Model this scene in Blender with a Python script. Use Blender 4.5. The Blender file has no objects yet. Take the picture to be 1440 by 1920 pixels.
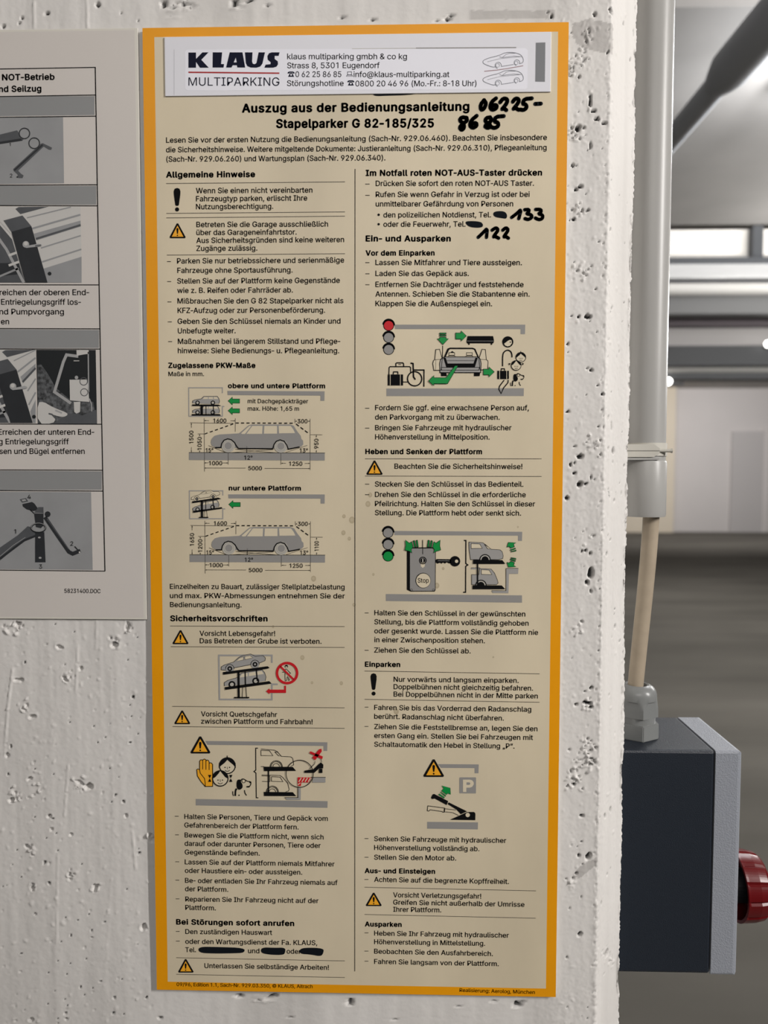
import bpy, bmesh, math, random
import numpy as np
from mathutils import Vector, Matrix
from mathutils.geometry import tessellate_polygon

random.seed(7)
rng = np.random.default_rng(11)
S = bpy.context.scene
COL = S.collection

# ------------------------------------------------------------------ camera
# world: X along the concrete face, Y into the garage, Z up; sign front = plane Y 0
ZB = 1.11                                    # height of the sign's lower edge
FPX = 1400.0                                 # focal length for a 1440 x 1920 frame
r1 = Vector((0.999688, 0.00127739, -0.02494522))
r2 = Vector((0.00114243, -0.99868325, -0.05128799)).normalized()
r1 = (r1 - r2 * r1.dot(r2)).normalized()
rY = r2.cross(r1).normalized()
t = Vector((-0.57260859, 1.20435984, 1.88181226)) * 0.3
CAM = Vector((-r1.dot(t), -rY.dot(t), -r2.dot(t) + ZB))
RW = Matrix((r1, rY, r2))                    # camera vector -> world vector (x right, y down, z forward)
def ray(px, py):
    return RW @ Vector(((px - 720) / FPX, (py - 960) / FPX, 1.0))
def at(px, py, Y=0.0):
    d = ray(px, py); k = (Y - CAM.y) / d.y
    return CAM + d * k
def atx(px, py, X):
    d = ray(px, py); k = (X - CAM.x) / d.x
    return CAM + d * k
def atz(px, py, Z):
    d = ray(px, py); k = (Z - CAM.z) / d.z
    return CAM + d * k

cam = bpy.data.cameras.new('camera'); camo = bpy.data.objects.new('camera', cam); COL.objects.link(camo)
cx = RW @ Vector((1, 0, 0)); cy = RW @ Vector((0, -1, 0)); cz = RW @ Vector((0, 0, -1))
M4 = Matrix((cx, cy, cz)).transposed().to_4x4(); M4.translation = CAM
camo.matrix_world = M4
cam.sensor_fit = 'VERTICAL'; cam.sensor_height = 36.0; cam.sensor_width = 27.0
cam.lens = FPX / 1920 * 36.0
cam.clip_start = 0.02; cam.clip_end = 100
cam.dof.use_dof = True; cam.dof.focus_distance = 0.57
cam.dof.aperture_fstop = cam.lens / 4.2      # a phone lens: about 4 mm of aperture
S.camera = camo

# ------------------------------------------------------------------ light and exposure
S.view_settings.view_transform = 'Standard'; S.view_settings.look = 'None'
S.view_settings.gamma = 1.0; S.view_settings.use_curve_mapping = False
S.view_settings.exposure = 0.0
W = bpy.data.worlds.new('world'); S.world = W; W.use_nodes = True
W.node_tree.nodes['Background'].inputs[0].default_value = (0.80, 0.82, 0.86, 1)
W.node_tree.nodes['Background'].inputs[1].default_value = 0.07
def area_light(name, loc, target, sx, sy, power, col=(1, 0.96, 0.9)):
    l = bpy.data.lights.new(name, 'AREA'); l.shape = 'RECTANGLE'; l.size = sx; l.size_y = sy
    l.energy = power; l.color = col
    o = bpy.data.objects.new(name, l); COL.objects.link(o); o.location = loc
    o.rotation_euler = (Vector(target) - Vector(loc)).to_track_quat('-Z', 'Y').to_euler()
    return o
def point_light(name, loc, power, r=0.05, col=(1, 1, 1)):
    l = bpy.data.lights.new(name, 'POINT'); l.energy = power; l.shadow_soft_size = r; l.color = col
    o = bpy.data.objects.new(name, l); COL.objects.link(o); o.location = loc; return o
area_light('front_tube_light', (2.30, -1.25, 2.62), (0.2, 0.0, 1.40), 0.14, 1.0, 84, (1, 0.965, 0.935))
area_light('aisle_light', (0.1, -2.4, 2.72), (0.2, -1.0, 0.6), 1.4, 0.5, 20, (1, 0.955, 0.92))
for yy in (1.4, 1.75, 2.1): point_light('bay_light', (1.66, yy, 2.72), 13, .04, (0.97, 0.98, 1.0))
for xx in (2.9, 3.6, 4.3): point_light('added_ceiling_fill', (xx, 3.25, 2.40), 52, .08, (1, 0.985, 0.96))  # added unseen lamps that even out the ceiling and brighten the decks
area_light('added_fascia_light', (3.0, 4.05, 3.55), (3.0, 4.75, 3.0), 3.0, 0.15, 17, (1, 0.985, 0.96))  # added lamp hidden above the slab, only to brighten the white fascia
area_light('deep_garage_light', (3.6, 8.0, 3.5), (4.0, 8.0, 0), 3.0, 1.0, 100, (1, 0.97, 0.94))
area_light('far_garage_light', (7.0, 14.6, 3.5), (7.2, 19.0, 1.2), 6.0, 0.8, 185, (1, 0.975, 0.96))

# ------------------------------------------------------------------ materials
def lin(c):
    return tuple(((v / 255) / 12.92 if v / 255 <= 0.04045 else ((v / 255 + 0.055) / 1.055) ** 2.4) for v in c)
MATS = {}
def mat(name, rgb, rough=0.6, metal=0.0, noise=0.0, nscale=20, bump=0.0, bscale=60, spec=0.35, stretch=None, coat=0.0):
    if name in MATS: return MATS[name]
    m = bpy.data.materials.new(name); m.use_nodes = True; nt = m.node_tree; n = nt.nodes; L = nt.links
    b = n['Principled BSDF']; c = lin(rgb)
    b.inputs['Base Color'].default_value = (*c, 1); b.inputs['Roughness'].default_value = rough
    b.inputs['Metallic'].default_value = metal; b.inputs['Specular IOR Level'].default_value = spec
    if coat: b.inputs['Coat Weight'].default_value = coat; b.inputs['Coat Roughness'].default_value = 0.25
    tc = n.new('ShaderNodeTexCoord'); src = tc.outputs['Object']
    if stretch:
        mp = n.new('ShaderNodeMapping'); mp.inputs['Scale'].default_value = stretch
        L.new(src, mp.inputs[0]); src = mp.outputs[0]
    if noise:
        t_ = n.new('ShaderNodeTexNoise'); t_.inputs['Scale'].default_value = nscale; t_.inputs['Detail'].default_value = 6
        L.new(src, t_.inputs['Vector'])
        r = n.new('ShaderNodeValToRGB'); r.color_ramp.elements[0].position = 0.3; r.color_ramp.elements[1].position = 0.7
        r.color_ramp.elements[0].color = (*[v * (1 - noise) for v in c], 1)
        r.color_ramp.elements[1].color = (*[min(1, v * (1 + noise * 0.7)) for v in c], 1)
        L.new(t_.outputs['Fac'], r.inputs[0]); L.new(r.outputs[0], b.inputs['Base Color'])
    if bump:
        t2 = n.new('ShaderNodeTexNoise'); t2.inputs['Scale'].default_value = bscale; t2.inputs['Detail'].default_value = 4
        L.new(src, t2.inputs['Vector'])
        bp = n.new('ShaderNodeBump'); bp.inputs['Strength'].default_value = bump; bp.inputs['Distance'].default_value = 0.002
        L.new(t2.outputs['Fac'], bp.inputs['Height']); L.new(bp.outputs[0], b.inputs['Normal'])
    MATS[name] = m
    return m
CREAM = mat('yellowed_cream_film', (213, 200, 173), 0.42, noise=0.10, nscale=9, stretch=(1.5, 1, 0.6))
YEL = mat('orange_yellow_film', (234, 156, 6), 0.42, noise=0.05, nscale=14)
BOARD = mat('board_core', (205, 200, 188), 0.6)
INK = mat('black_print', (20, 20, 21), 0.8, spec=0.03)
INKN = mat('navy_print', (30, 32, 48), 0.8, spec=0.03)
THIN = mat('thin_black_rule', (62, 58, 50), 0.5)
GREY = mat('grey_print', (156, 154, 151), 0.5)
LGREY = mat('light_grey_print', (182, 178, 168), 0.5)
DGREY = mat('dark_grey_print', (144, 142, 139), 0.5)
BARG = mat('sticker_grey_bar', (122, 124, 127), 0.5)
ORANGE = mat('orange_print', (240, 170, 40), 0.5)
RED = mat('red_print', (196, 24, 34), 0.5)
GREEN = mat('green_print', (0, 140, 62), 0.5)
PALE = mat('pale_print', (214, 202, 176), 0.5)
MARKER = mat('black_marker', (20, 24, 29), 0.75, spec=0.05)
TAPE = mat('clear_tape_over_paper', (222, 222, 228), 0.34)
LABEL = mat('white_label', (232, 232, 240), 0.36)
REDLINE = mat('dark_red_line', (170, 40, 44), 0.5)
PAPER = mat('laminated_paper', (206, 200, 194), 0.4, noise=0.03, nscale=6)
LAMIN = mat('laminate_edge', (214, 210, 200), 0.3)
P_MID = mat('photo_mid_grey', (148, 149, 150), 0.45, noise=0.08, nscale=30)
P_BAR = mat('printed_grey_bar', (140, 141, 141), 0.45)
P_LIGHT = mat('photo_light_grey', (196, 194, 190), 0.45)
P_SOFT = mat('photo_soft_grey', (160, 160, 160), 0.45)
P_DARK = mat('photo_dark', (44, 46, 49), 0.45, noise=0.15, nscale=60)
P_BLACK = mat('photo_black', (30, 33, 35), 0.45)
P_IRON = mat('photo_iron_grey', (82, 84, 87), 0.45, noise=0.12, nscale=90)
P_GRAIN = mat('photo_grain', (84, 86, 88), 0.45, noise=0.85, nscale=420)
DIRT = mat('dirt_on_film', (182, 168, 140), 0.6)

# ------------------------------------------------------------------ object helpers
def link(name, me, m=None, parent=None, label=None):
    o = bpy.data.objects.new(name, me); COL.objects.link(o)
    if m is not None and not me.materials: me.materials.append(m)
    if parent: o.parent = parent
    if label: o['label'] = label
    return o
def thing(name, label, cat, loc=(0, 0, 0), group=None):
    o = bpy.data.objects.new(name, None); o.empty_display_size = 0.05; COL.objects.link(o); o.location = loc
    o['label'] = label; o['category'] = cat
    if group: o['group'] = group
    bpy.context.view_layer.update()
    return o
def reparent(o, p):
    o.parent = p; o.matrix_parent_inverse = Matrix.Translation(-Vector(p.location))
def from_bm(name, bm, m, parent=None, label=None, smooth=False, sharp=40):
    bmesh.ops.recalc_face_normals(bm, faces=bm.faces)
    me = bpy.data.meshes.new(name); bm.to_mesh(me); bm.free()
    if smooth:
        for p in me.polygons: p.use_smooth = True
        me.set_sharp_from_angle(angle=math.radians(sharp))
    o = link(name, me, m, None, label)
    if parent: reparent(o, parent)
    return o
def bm_box(bm, lo, hi, bevel=0.0, seg=2):
    lo = Vector(lo); hi = Vector(hi)
    r = bmesh.ops.create_cube(bm, size=1.0)
    vs = r['verts']
    for v in vs:
        v.co = Vector(((lo.x + hi.x) / 2 + v.co.x * (hi.x - lo.x), (lo.y + hi.y) / 2 + v.co.y * (hi.y - lo.y), (lo.z + hi.z) / 2 + v.co.z * (hi.z - lo.z)))
    if bevel:
        es = list({e for v in vs for e in v.link_edges})
        bmesh.ops.bevel(bm, geom=es, offset=bevel, segments=seg, affect='EDGES', profile=0.5)
def box(name, lo, hi, m, parent=None, bevel=0.0, label=None):
    bm = bmesh.new(); bm_box(bm, lo, hi, bevel)
    return from_bm(name, bm, m, parent, label)
def frame_of(d):
    d = d.normalized(); a = Vector((0, 0, 1)) if abs(d.z) < 0.9 else Vector((1, 0, 0))
    u = d.cross(a).normalized(); v = d.cross(u).normalized()
    return u, v
def bm_tube(bm, pts, radii, n=24, cap=True):
    pts = [Vector(p) for p in pts]
    if not isinstance(radii, (list, tuple)): radii = [radii] * len(pts)
    rings = []; u = None
    for i, p in enumerate(pts):
        d = (pts[min(i + 1, len(pts) - 1)] - pts[max(i - 1, 0)])
        if d.length < 1e-9: d = pts[-1] - pts[0]
        d.normalize()
        if u is None: u, v = frame_of(d)
        else:
            u = (u - d * u.dot(d)).normalized(); v = d.cross(u)
        rings.append([bm.verts.new(p + (u * math.cos(2 * math.pi * k / n) + v * math.sin(2 * math.pi * k / n)) * radii[i]) for k in range(n)])
    for a, b in zip(rings, rings[1:]):
        for k in range(n):
            bm.faces.new((a[k], a[(k + 1) % n], b[(k + 1) % n], b[k]))
    if cap:
        bm.faces.new(rings[0]); bm.faces.new(rings[-1])
def tube(name, pts, radii, m, parent=None, n=24, label=None, smooth=True, cap=True):
    bm = bmesh.new(); bm_tube(bm, pts, radii, n, cap)
    o = from_bm(name, bm, m, parent, label, smooth)
    if smooth:
        for p in o.data.polygons:
            if len(p.vertices) > 4: p.use_smooth = False
    return o
def structure(o):
    o['kind'] = 'structure'; return o

# ================================================================== the setting
# ---- concrete wall end: front face, 45 degree arris, side face, with real pits and ridges
YW = 0.0032                                   # mean plane of the wall, just behind the sign
CE = at(1135, 744, YW).x                      # where the front face ends and the arris begins
CH = 0.0255                                   # arris width in X and Y
X_SIDE = CE + CH
SM = at(720, 900, 0)                          # a reference near the frame's middle
z_lo, z_hi = at(720, 1920, 0).z - 0.03, at(720, 0, 0).z + 0.03
x_lo = at(0, 900, 0).x - 0.03

def vnoise(x, z, sx, sz, seed):
    g = np.random.default_rng(seed).random((257, 257))
    u = x / sx + 1000.3; v = z / sz + 1000.7
    iu = np.floor(u).astype(int); iv = np.floor(v).astype(int); fu = u - iu; fv = v - iv
    fu = fu * fu * (3 - 2 * fu); fv = fv * fv * (3 - 2 * fv)
    a = g[iu % 257, iv % 257]; b = g[(iu + 1) % 257, iv % 257]; c = g[iu % 257, (iv + 1) % 257]; d = g[(iu + 1) % 257, (iv + 1) % 257]
    return (a * (1 - fu) + b * fu) * (1 - fv) + (c * (1 - fu) + d * fu) * fv - 0.5
def seg(a, b, step):
    n = max(1, int(math.ceil((b - a) / step))); return list(np.linspace(a, b, n + 1)[:-1])
xs = seg(-1.6, x_lo, 0.2) + seg(x_lo, 0.012, 0.00095) + seg(0.012, 0.283, 0.0024) + seg(0.283, CE, 0.00085)
s_f = len(xs)
dl = CH * math.sqrt(2)
prof = [(x, YW, 0.0, -1.0, x) for x in xs]
for q in np.linspace(0, 1, 40)[:-1]:
    prof.append((CE + CH * q, YW + CH * q, 0.7071, -0.7071, CE + dl * q))
for q in seg(0, 0.02, 0.0012) + seg(0.02, 0.42, 0.04) + [0.42]:
    prof.append((X_SIDE, YW + CH + q, 1.0, 0.0, CE + dl + q))
prof += [(-1.6, YW + CH + 0.42, 0, 1.0, 9.0)]
prof = np.array(prof)
zs = np.array(seg(0.0, z_lo, 0.12) + seg(z_lo, z_hi, 0.00095) + seg(z_hi, 3.0, 0.15) + [3.0])
X0, Zg = np.meshgrid(prof[:, 0], zs); Y0 = np.meshgrid(prof[:, 1], zs)[0]
NX = np.meshgrid(prof[:, 2], zs)[0].copy(); NY = np.meshgrid(prof[:, 3], zs)[0].copy(); SS = np.meshgrid(prof[:, 4], zs)[0]
def wall_uv(px, py):                          # a spot seen on the face or the arris -> (s, z)
    p = at(px, py, YW)
    if p.x <= CE: return p.x, p.z
    d = ray(px, py); k = (YW + (CAM.x - CE) - CAM.y) / (d.y - d.x); p = CAM + d * k
    return CE + (p.x - CE) * math.sqrt(2), p.z
near = (SS > x_lo - 0.05) & (SS < CE + dl + 0.02) & (Zg > z_lo - 0.05) & (Zg < z_hi + 0.05)
wob = vnoise(SS, Zg, 0.0011, 0.0011, 5) * 0.55 + vnoise(SS, Zg, 0.0026, 0.0026, 6)
Hh = 0.0007 * vnoise(SS, Zg, 0.05, 0.09, 1) + 0.00045 * vnoise(SS, Zg, 0.014, 0.09, 2)
Hh += 0.00022 * vnoise(SS, Zg, 0.005, 0.012, 3) + 0.00010 * vnoise(SS, Zg, 0.0022, 0.003, 4) + 0.00006 * vnoise(SS, Zg, 0.0011, 0.0011, 8)
Hh += 0.00013 * vnoise(SS, Zg, 0.003, 0.12, 9)
BARE_SHADE = np.zeros_like(Hh); STAIN = np.zeros_like(Hh)  # first mask: bare concrete in pits, darkened to paint in the holes' shade
def local(s, z, r):
    i0, i1 = np.searchsorted(zs, [z - r, z + r]); j0, j1 = np.searchsorted(prof[:-1, 4], [s - r, s + r])
    return slice(max(i0 - 1, 0), i1 + 1), slice(max(j0 - 1, 0), j1 + 1)
def pit(s, z, ra, rb=None, ang=0.0, depth=None, bare_shade=1.0, lip=0.0):
    rb = rb or ra; R = max(ra, rb) * 1.9; sl = local(s, z, R)
    if SS[sl].size == 0: return
    dx = SS[sl] - s; dz = Zg[sl] - z; c, n = math.cos(ang), math.sin(ang)
    q = np.sqrt(((dx * c + dz * n) / ra) ** 2 + ((-dx * n + dz * c) / rb) ** 2) + wob[sl] * 0.55
    k = np.clip((1.12 - q) / 0.34, 0, 1); k = k * k * (3 - 2 * k)
    Hh[sl] -= k * (depth or min(ra, rb) * 1.1 + 0.0006)
    if bare_shade: BARE_SHADE[sl] = np.maximum(BARE_SHADE[sl], np.clip((1.0 - q) / 0.25, 0, 1) * bare_shade)
    if lip:
        m = np.exp(-((q - 1.3) / 0.28) ** 2); Hh[sl] += lip * m
def blob(s, z, ra, rb, ang, h):
    R = max(ra, rb) * 1.9; sl = local(s, z, R)
    if SS[sl].size == 0: return
    dx = SS[sl] - s; dz = Zg[sl] - z; c, n = math.cos(ang), math.sin(ang)
    q = np.sqrt(((dx * c + dz * n) / ra) ** 2 + ((-dx * n + dz * c) / rb) ** 2) + wob[sl] * 0.9
    k = np.clip((1.15 - q) / 0.8, 0, 1); Hh[sl] += k * k * (3 - 2 * k) * h
def ridge(pts, w, h):
    for (a, b) in zip(pts, pts[1:]):
        s0, z0 = wall_uv(*a); s1, z1 = wall_uv(*b); l2 = (s1 - s0) ** 2 + (z1 - z0) ** 2
        sl = local((s0 + s1) / 2, (z0 + z1) / 2, math.sqrt(l2) / 2 + .006)
        ds, dz = SS[sl] - s0, Zg[sl] - z0
        u = np.clip((ds * (s1 - s0) + dz * (z1 - z0)) / l2, 0, 1)
        dd = np.hypot(ds - u * (s1 - s0), dz - u * (z1 - z0)) + wob[sl] * w * .35
        Hh[sl] = np.maximum(Hh[sl], Hh[sl] + h * np.exp(-(dd / w) ** 2) * (0.75 + 1.1 * wob[sl]))
PM = 0.000381
# pits and holes read off the photograph: x, y, half-width, half-height, tilt
for (px, py, a, b, an) in [
    (1108, 1075, 6, 12, .15), (1101, 1092, 4, 6, .3), (1108, 1110, 1.5, 6, .1), (1107, 1038, 3, 4, 0), (1091, 1034, 2, 3, 0), (1098, 1032, 2, 2, 0),
    (1103, 1607, 6, 8, -.2), (1085, 1605, 3, 4, .4), (1080, 1638, 3, 3, 0), (1091, 1530, 5, 3, -.2), (1092, 1620, 1.5, 1.5, 0),
    (1100, 1318, 9, 4, -.2), (1108, 1326, 3, 3, 0), (1080, 1322, 3, 3, 0), (1108, 1290, 3, 3, 0), (1097, 1296, 3, 2, 0), (1109, 1423, 3.5, 2.5, .2),
    (1077, 1471, 3, 3, 0), (1064, 1473, 5, 2, .7), (1068, 1703, 2.4, 2.4, 0), (1087, 1752, 4, 5, .2), (1063, 1795, 2, 2, 0), (1063, 1888, 2, 2, 0),
    (1085, 594, 3, 3, 0), (1101, 594, 4, 5, .3), (1106, 594, 2.5, 3, 0), (1119, 622, 2, 2, 0), (1065, 645, 2.5, 2.5, 0), (1109, 694, 4, 3, -.6), (1101, 691, 2, 2, 0),
    (1121, 723, 2, 2, 0), (1130, 739, 2.5, 3, 0), (1065, 772, 3, 3, 0), (1088, 857, 6, 5, 0), (1070, 871, 3, 5, .3), (1077, 868, 2, 4, 0), (1077, 887, 4, 3, 0),
    (1087, 909, 7, 6, .1), (1099, 907, 4, 2, .6), (1063, 934, 4, 4, 0), (1108, 895, 2, 4, .2), (1078, 837, 2.5, 2, 0), (1117, 541, 1.6, 1.6, 0),
    (1074, 310, 4, 3.4, 0), (1081, 311, 1.8, 1.8, 0), (1087, 350, 5, 4, 0), (1081, 355, 4, 3, -.2), (1103, 394, 2.4, 2.4, 0), (1076, 411, 4, 3, 0), (1068, 412, 2, 2, 0),
    (1086, 144, 3, 3.4, 0), (1112, 208, 6, 3, 0), (1133, 231, 6, 3, -.2), (1119, 224, 6, 3, -.4), (1107, 272, 2, 8, .05), (1083, 240, 7, 6, .2), (1107, 196, 2, 6, 0),
    (1139, 98, 3, 3, 0), (1105, 60, 2, 4, .1), (1107, 190, 2.5, 14, 0), (1115, 25, 3, 4, .2), (1147, 20, 4, 9, .6), (1034, 31, 2, 5, 0), (1027, 24, 1.6, 1.6, 0),
    (1142, 530, 1.5, 5, .1), (1147, 577, 2, 4, -.4), (1161, 660, 2, 3, 0), (1156, 668, 1.4, 1.4, 0), (1142, 636, 1.4, 2.6, 0), (1141, 783, 2, 5, -.2), (1147, 800, 2, 10, .1),
    (1150, 846, 4, 6, .1), (1141, 840, 3, 3, 0), (1149, 867, 2, 3, 0), (1142, 925, 1.3, 12, .3), (1152, 939, 3, 4, 0), (1166, 925, 1.6, 3, .2), (1171, 874, 4, 3, 0),
    (1138, 1039, 3, 4, 0), (1150, 1053, 1.6, 1.6, 0), (1145, 1012, 3, 2, .7), (1154, 1175, 3, 5, 0), (1163, 1202, 4, 2, .5), (1159, 1160, 1.4, 1.4, 0), (1148, 1194, 1.4, 1.4, 0),
    (1143, 1303, 1.5, 3.4, .3), (1145, 1518, 2, 5, .2), (1135, 1530, 2, 6, .5), (1138, 1639, 1.5, 5, .1), (1128, 1694, 2, 4, 0), (1137, 1788, 6, 8, 0), (1172, 456, 2, 2, 0),
    (1175, 381, 1.4, 1.4, 0), (1182, 112, 5, 2.5, .8), (1170, 45, 2, 4, 0), (1188, 60, 2, 8, .1), (1196, 140, 3, 3, 0), (1145, 430, 3, 4, 0),
    (183, 8, 4, 5, .2), (226, 24, 1.6, 1.6, 0), (87, 25, 3.4, 3, 0), (40, 33, 3, 2.6, 0), (6, 50, 4, 4, 0), (36, 43, 2, 2, 0), (306, 6, 5, 9, .3), (327, 15, 2.6, 2.6, 0),
    (335, 22, 2.4, 2.4, 0), (346, 8, 3, 6, 0), (440, 6, 4, 9, .2), (467, 2, 8, 3, .3), (500, 10, 3, 4, 0), (500, 18, 2.4, 2.4, 0), (595, 31, 2.4, 2.4, 0), (641, 33, 2.6, 2.6, 0), (698, 37, 2.4, 2.4, 0),
    (838, 36, 5, 4, 0), (848, 30, 4, 3, 0), (822, 40, 3, 2, 0), (258, 39, 1.6, 1.6, 0), (90, 25, 2, 2, 0),
    (34, 1170, 6, 3, .4), (111, 1213, 6, 3, -.4), (152, 1254, 3.4, 3, 0), (34, 1275, 7, 3, 0), (123, 1273, 7, 3, -.6), (215, 1208, 6, 5, .2), (239, 1175, 3, 9, 0), (249, 1307, 2.6, 2, 0),
    (60, 1344, 6, 3.4, .1), (20, 1400, 2, 3, 0), (13, 1416, 2.6, 4, .2), (47, 1242, 1.8, 1.8, 0), (243, 1393, 3, 2, 0), (165, 1475, 7, 5, -.2), (150, 1467, 9, 2, -.5), (22, 1500, 5, 4, .2),
    (55, 1460, 5, 3, .3), (92, 1530, 4, 3, 0), (97, 1555, 2, 4, 0), (52, 1588, 6, 3, -.6), (84, 1617, 1.6, 4, 0), (60, 1663, 3, 6, .2), (133, 1565, 3, 3, 0), (260, 1600, 2.4, 2.2, 0),
    (236, 1530, 3, 3, 0), (231, 1503, 2.4, 2.4, 0), (216, 1491, 2.2, 2, 0), (178, 1665, 4, 5, 0), (132, 1642, 5, 2, -.4), (92, 1656, 2.4, 2.4, 0), (269, 1738, 5, 5, 0), (284, 1572, 4, 8, .2),
    (172, 1758, 2, 2, 0), (171, 1745, 1.6, 1.6, 0), (146, 1726, 1.6, 1.6, 0), (132, 1755, 1.6, 1.6, 0), (189, 1840, 1.8, 1.8, 0), (214, 1871, 2.4, 2.2, 0), (151, 1852, 1.8, 1.8, 0),
    (212, 1900, 1.8, 1.8, 0), (124, 1911, 3, 2.4, 0), (123, 1900, 3, 2, .4), (58, 1912, 4, 2.6, .2), (300, 1908, 5, 2.6, .2), (275, 1870, 2.6, 1.8, .4),
    (450, 1868, 9, 4, -.2), (508, 1869, 12, 4, .5), (656, 1882, 6, 4, -.3), (861, 1886, 3, 2.6, 0), (924, 1877, 3, 2.4, 0), (969, 1884, 7, 6, .2), (978, 1878, 4, 2.4, .8), (655, 1877, 4, 5, 0), (546, 1908, 3, 3, 0), (738, 1912, 4, 3, 0)]:
    s_, z_ = wall_uv(px, py)
    big = px < 300 and py > 1150
    k_ = 1.2 if big else 0.92
    pit(s_, z_, a * PM * k_, b * PM * k_, an, depth=(min(a, b) * PM * 1.5 + .0007) if big else (min(a, b) * PM * 1.6 + .001), bare_shade=1.0 if not big or a * b < 8 else 0.3, lip=0.0003 if big else 0.0)
# loose, rough plaster clots
for (cx_, cy_, rr, n) in [(320, 20, 14, 12), (350, 10, 9, 7), (448, 6, 10, 8), (1082, 240, 14, 16), (1080, 120, 26, 18), (1070, 140, 18, 14), (1098, 68, 10, 8), (1072, 262, 12, 10), (1080, 395, 16, 14),
                          (1095, 510, 18, 14), (1100, 1430, 22, 22), (1095, 1405, 16, 14), (1075, 1455, 14, 14), (1070, 1475, 12, 10), (1080, 1180, 12, 8), (1115, 830, 14, 12), (1105, 1320, 12, 10),
                          (1070, 1655, 10, 8), (1140, 1795, 10, 12), (1100, 1010, 16, 8), (25, 1172, 16, 14), (215, 1205, 7, 8), (125, 1272, 9, 8), (240, 1178, 6, 10), (155, 1474, 12, 10), (30, 1495, 14, 10),
                          (60, 1470, 20, 10), (55, 1590, 7, 7), (60, 1660, 7, 7), (282, 1570, 8, 10), (178, 1662, 6, 6), (133, 1640, 8, 6), (270, 1737, 6, 6), (50, 1325, 14, 8), (490, 1872, 18, 10), (970, 1884, 8, 6)]:
    for _ in range(n):
        s_, z_ = wall_uv(cx_ + rng.normal() * rr * .6, cy_ + rng.normal() * rr * .6)
        blob(s_, z_, (1 + 3 * rng.random()) * PM, (1 + 5 * rng.random()) * PM, rng.random() * 3, (0.3 + 0.9 * rng.random()) * 0.0012)
        if rng.random() < .55: pit(s_ + .001, z_ + .0008, (1 + 2 * rng.random()) * PM, (1 + 2.6 * rng.random()) * PM, rng.random() * 3, depth=.0016, bare_shade=.6 if cx_ > 1000 else .2)
# seams left by the boards
for pts, w, h in [([(63, -20), (64, 52)], .0008, .0007), ([(163, -20), (164, 52)], .0008, .0007), ([(508, -20), (509, 45)], .0007, .0005), ([(541, -20), (542, 44)], .0007, .0005),
                  ([(24, 1255), (14, 1330), (8, 1412)], .0007, .0008), ([(128, 1435), (121, 1530)], .0006, .0006), ([(181, 1165), (180, 1216)], .0008, .0006), ([(146, 1212), (142, 1298)], .0006, .0006),
                  ([(108, 1600), (106, 1768)], .0006, .0005), ([(248, 1560), (254, 1630)], .0008, .0006), ([(207, 1250), (212, 1560), (200, 1800)], .0012, .00012), ([(1107, 172), (1105, 208)], .0008, .0008), ([(1099, 60), (1105, 82)], .0009, .0012)]:
    ridge(pts, w, h)
# scattered small bugholes and grit over what the sign leaves open
for _ in range(420):
    px, py = (rng.uniform(-20, 262), rng.uniform(1170, 1940)) if rng.random() < .55 else (rng.uniform(1060, 1185), rng.uniform(-10, 1930))
    s_, z_ = wall_uv(px, py); r = (0.7 + 1.0 * rng.random() ** 2) * PM
    pit(s_, z_, r, r * (0.8 + .8 * rng.random()), rng.random() * 3, bare_shade=float(rng.random() < .6), lip=0.0001)
for _ in range(1000):
    px, py = (rng.uniform(-20, 290), rng.uniform(1165, 1940)) if rng.random() < .5 else (rng.uniform(1050, 1190), rng.uniform(-10, 1930))
    s_, z_ = wall_uv(px, py)
    blob(s_, z_, (1 + 3 * rng.random()) * PM, (1 + 5 * rng.random()) * PM, rng.random() * 3, (rng.random() - .35) * 0.0009)
# ragged edges of the arris
e1 = np.exp(-((SS - CE) / 0.0022) ** 2); e2 = np.exp(-((SS - CE - dl) / 0.0026) ** 2)
rag = vnoise(SS, Zg, 0.0016, 0.0022, 21) + 0.8 * vnoise(SS, Zg, 0.004, 0.007, 22)
fin = vnoise(SS, Zg, 0.0011, 0.0013, 24)
Hh += e1 * (rag * 0.0006 + fin * .0007 + .0001); Hh += e2 * (-np.abs(rag) * 0.0021 - 0.0022 * np.clip(vnoise(SS, Zg, .01, .03, 23) + .1, 0, 1))
chip = np.exp(-((SS - CE - dl) / 0.0042) ** 2) * np.clip(vnoise(SS, Zg, .0035, .006, 25) + .55 * fin + vnoise(SS, Zg, .02, .05, 26) - .12, 0, .5)
Hh -= chip * .004; STAIN += np.clip(chip * 3.0, 0, .55)
grain = np.clip((SS - .27) / .03, 0, 1) * np.clip(vnoise(SS, Zg, .03, .06, 27) + .55, 0, 1)
Hh += grain * (vnoise(SS, Zg, .0015, .0019, 28) * .0002 + fin * .00022)
for _ in range(260):
    z_ = rng.uniform(z_lo, z_hi); r = (0.5 + 1.1 * rng.random() ** 2) * PM
    pit(CE + rng.normal() * .0016 - .001, z_, r, r * (1 + rng.random()), 0, bare_shade=.35 * rng.random())
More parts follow.
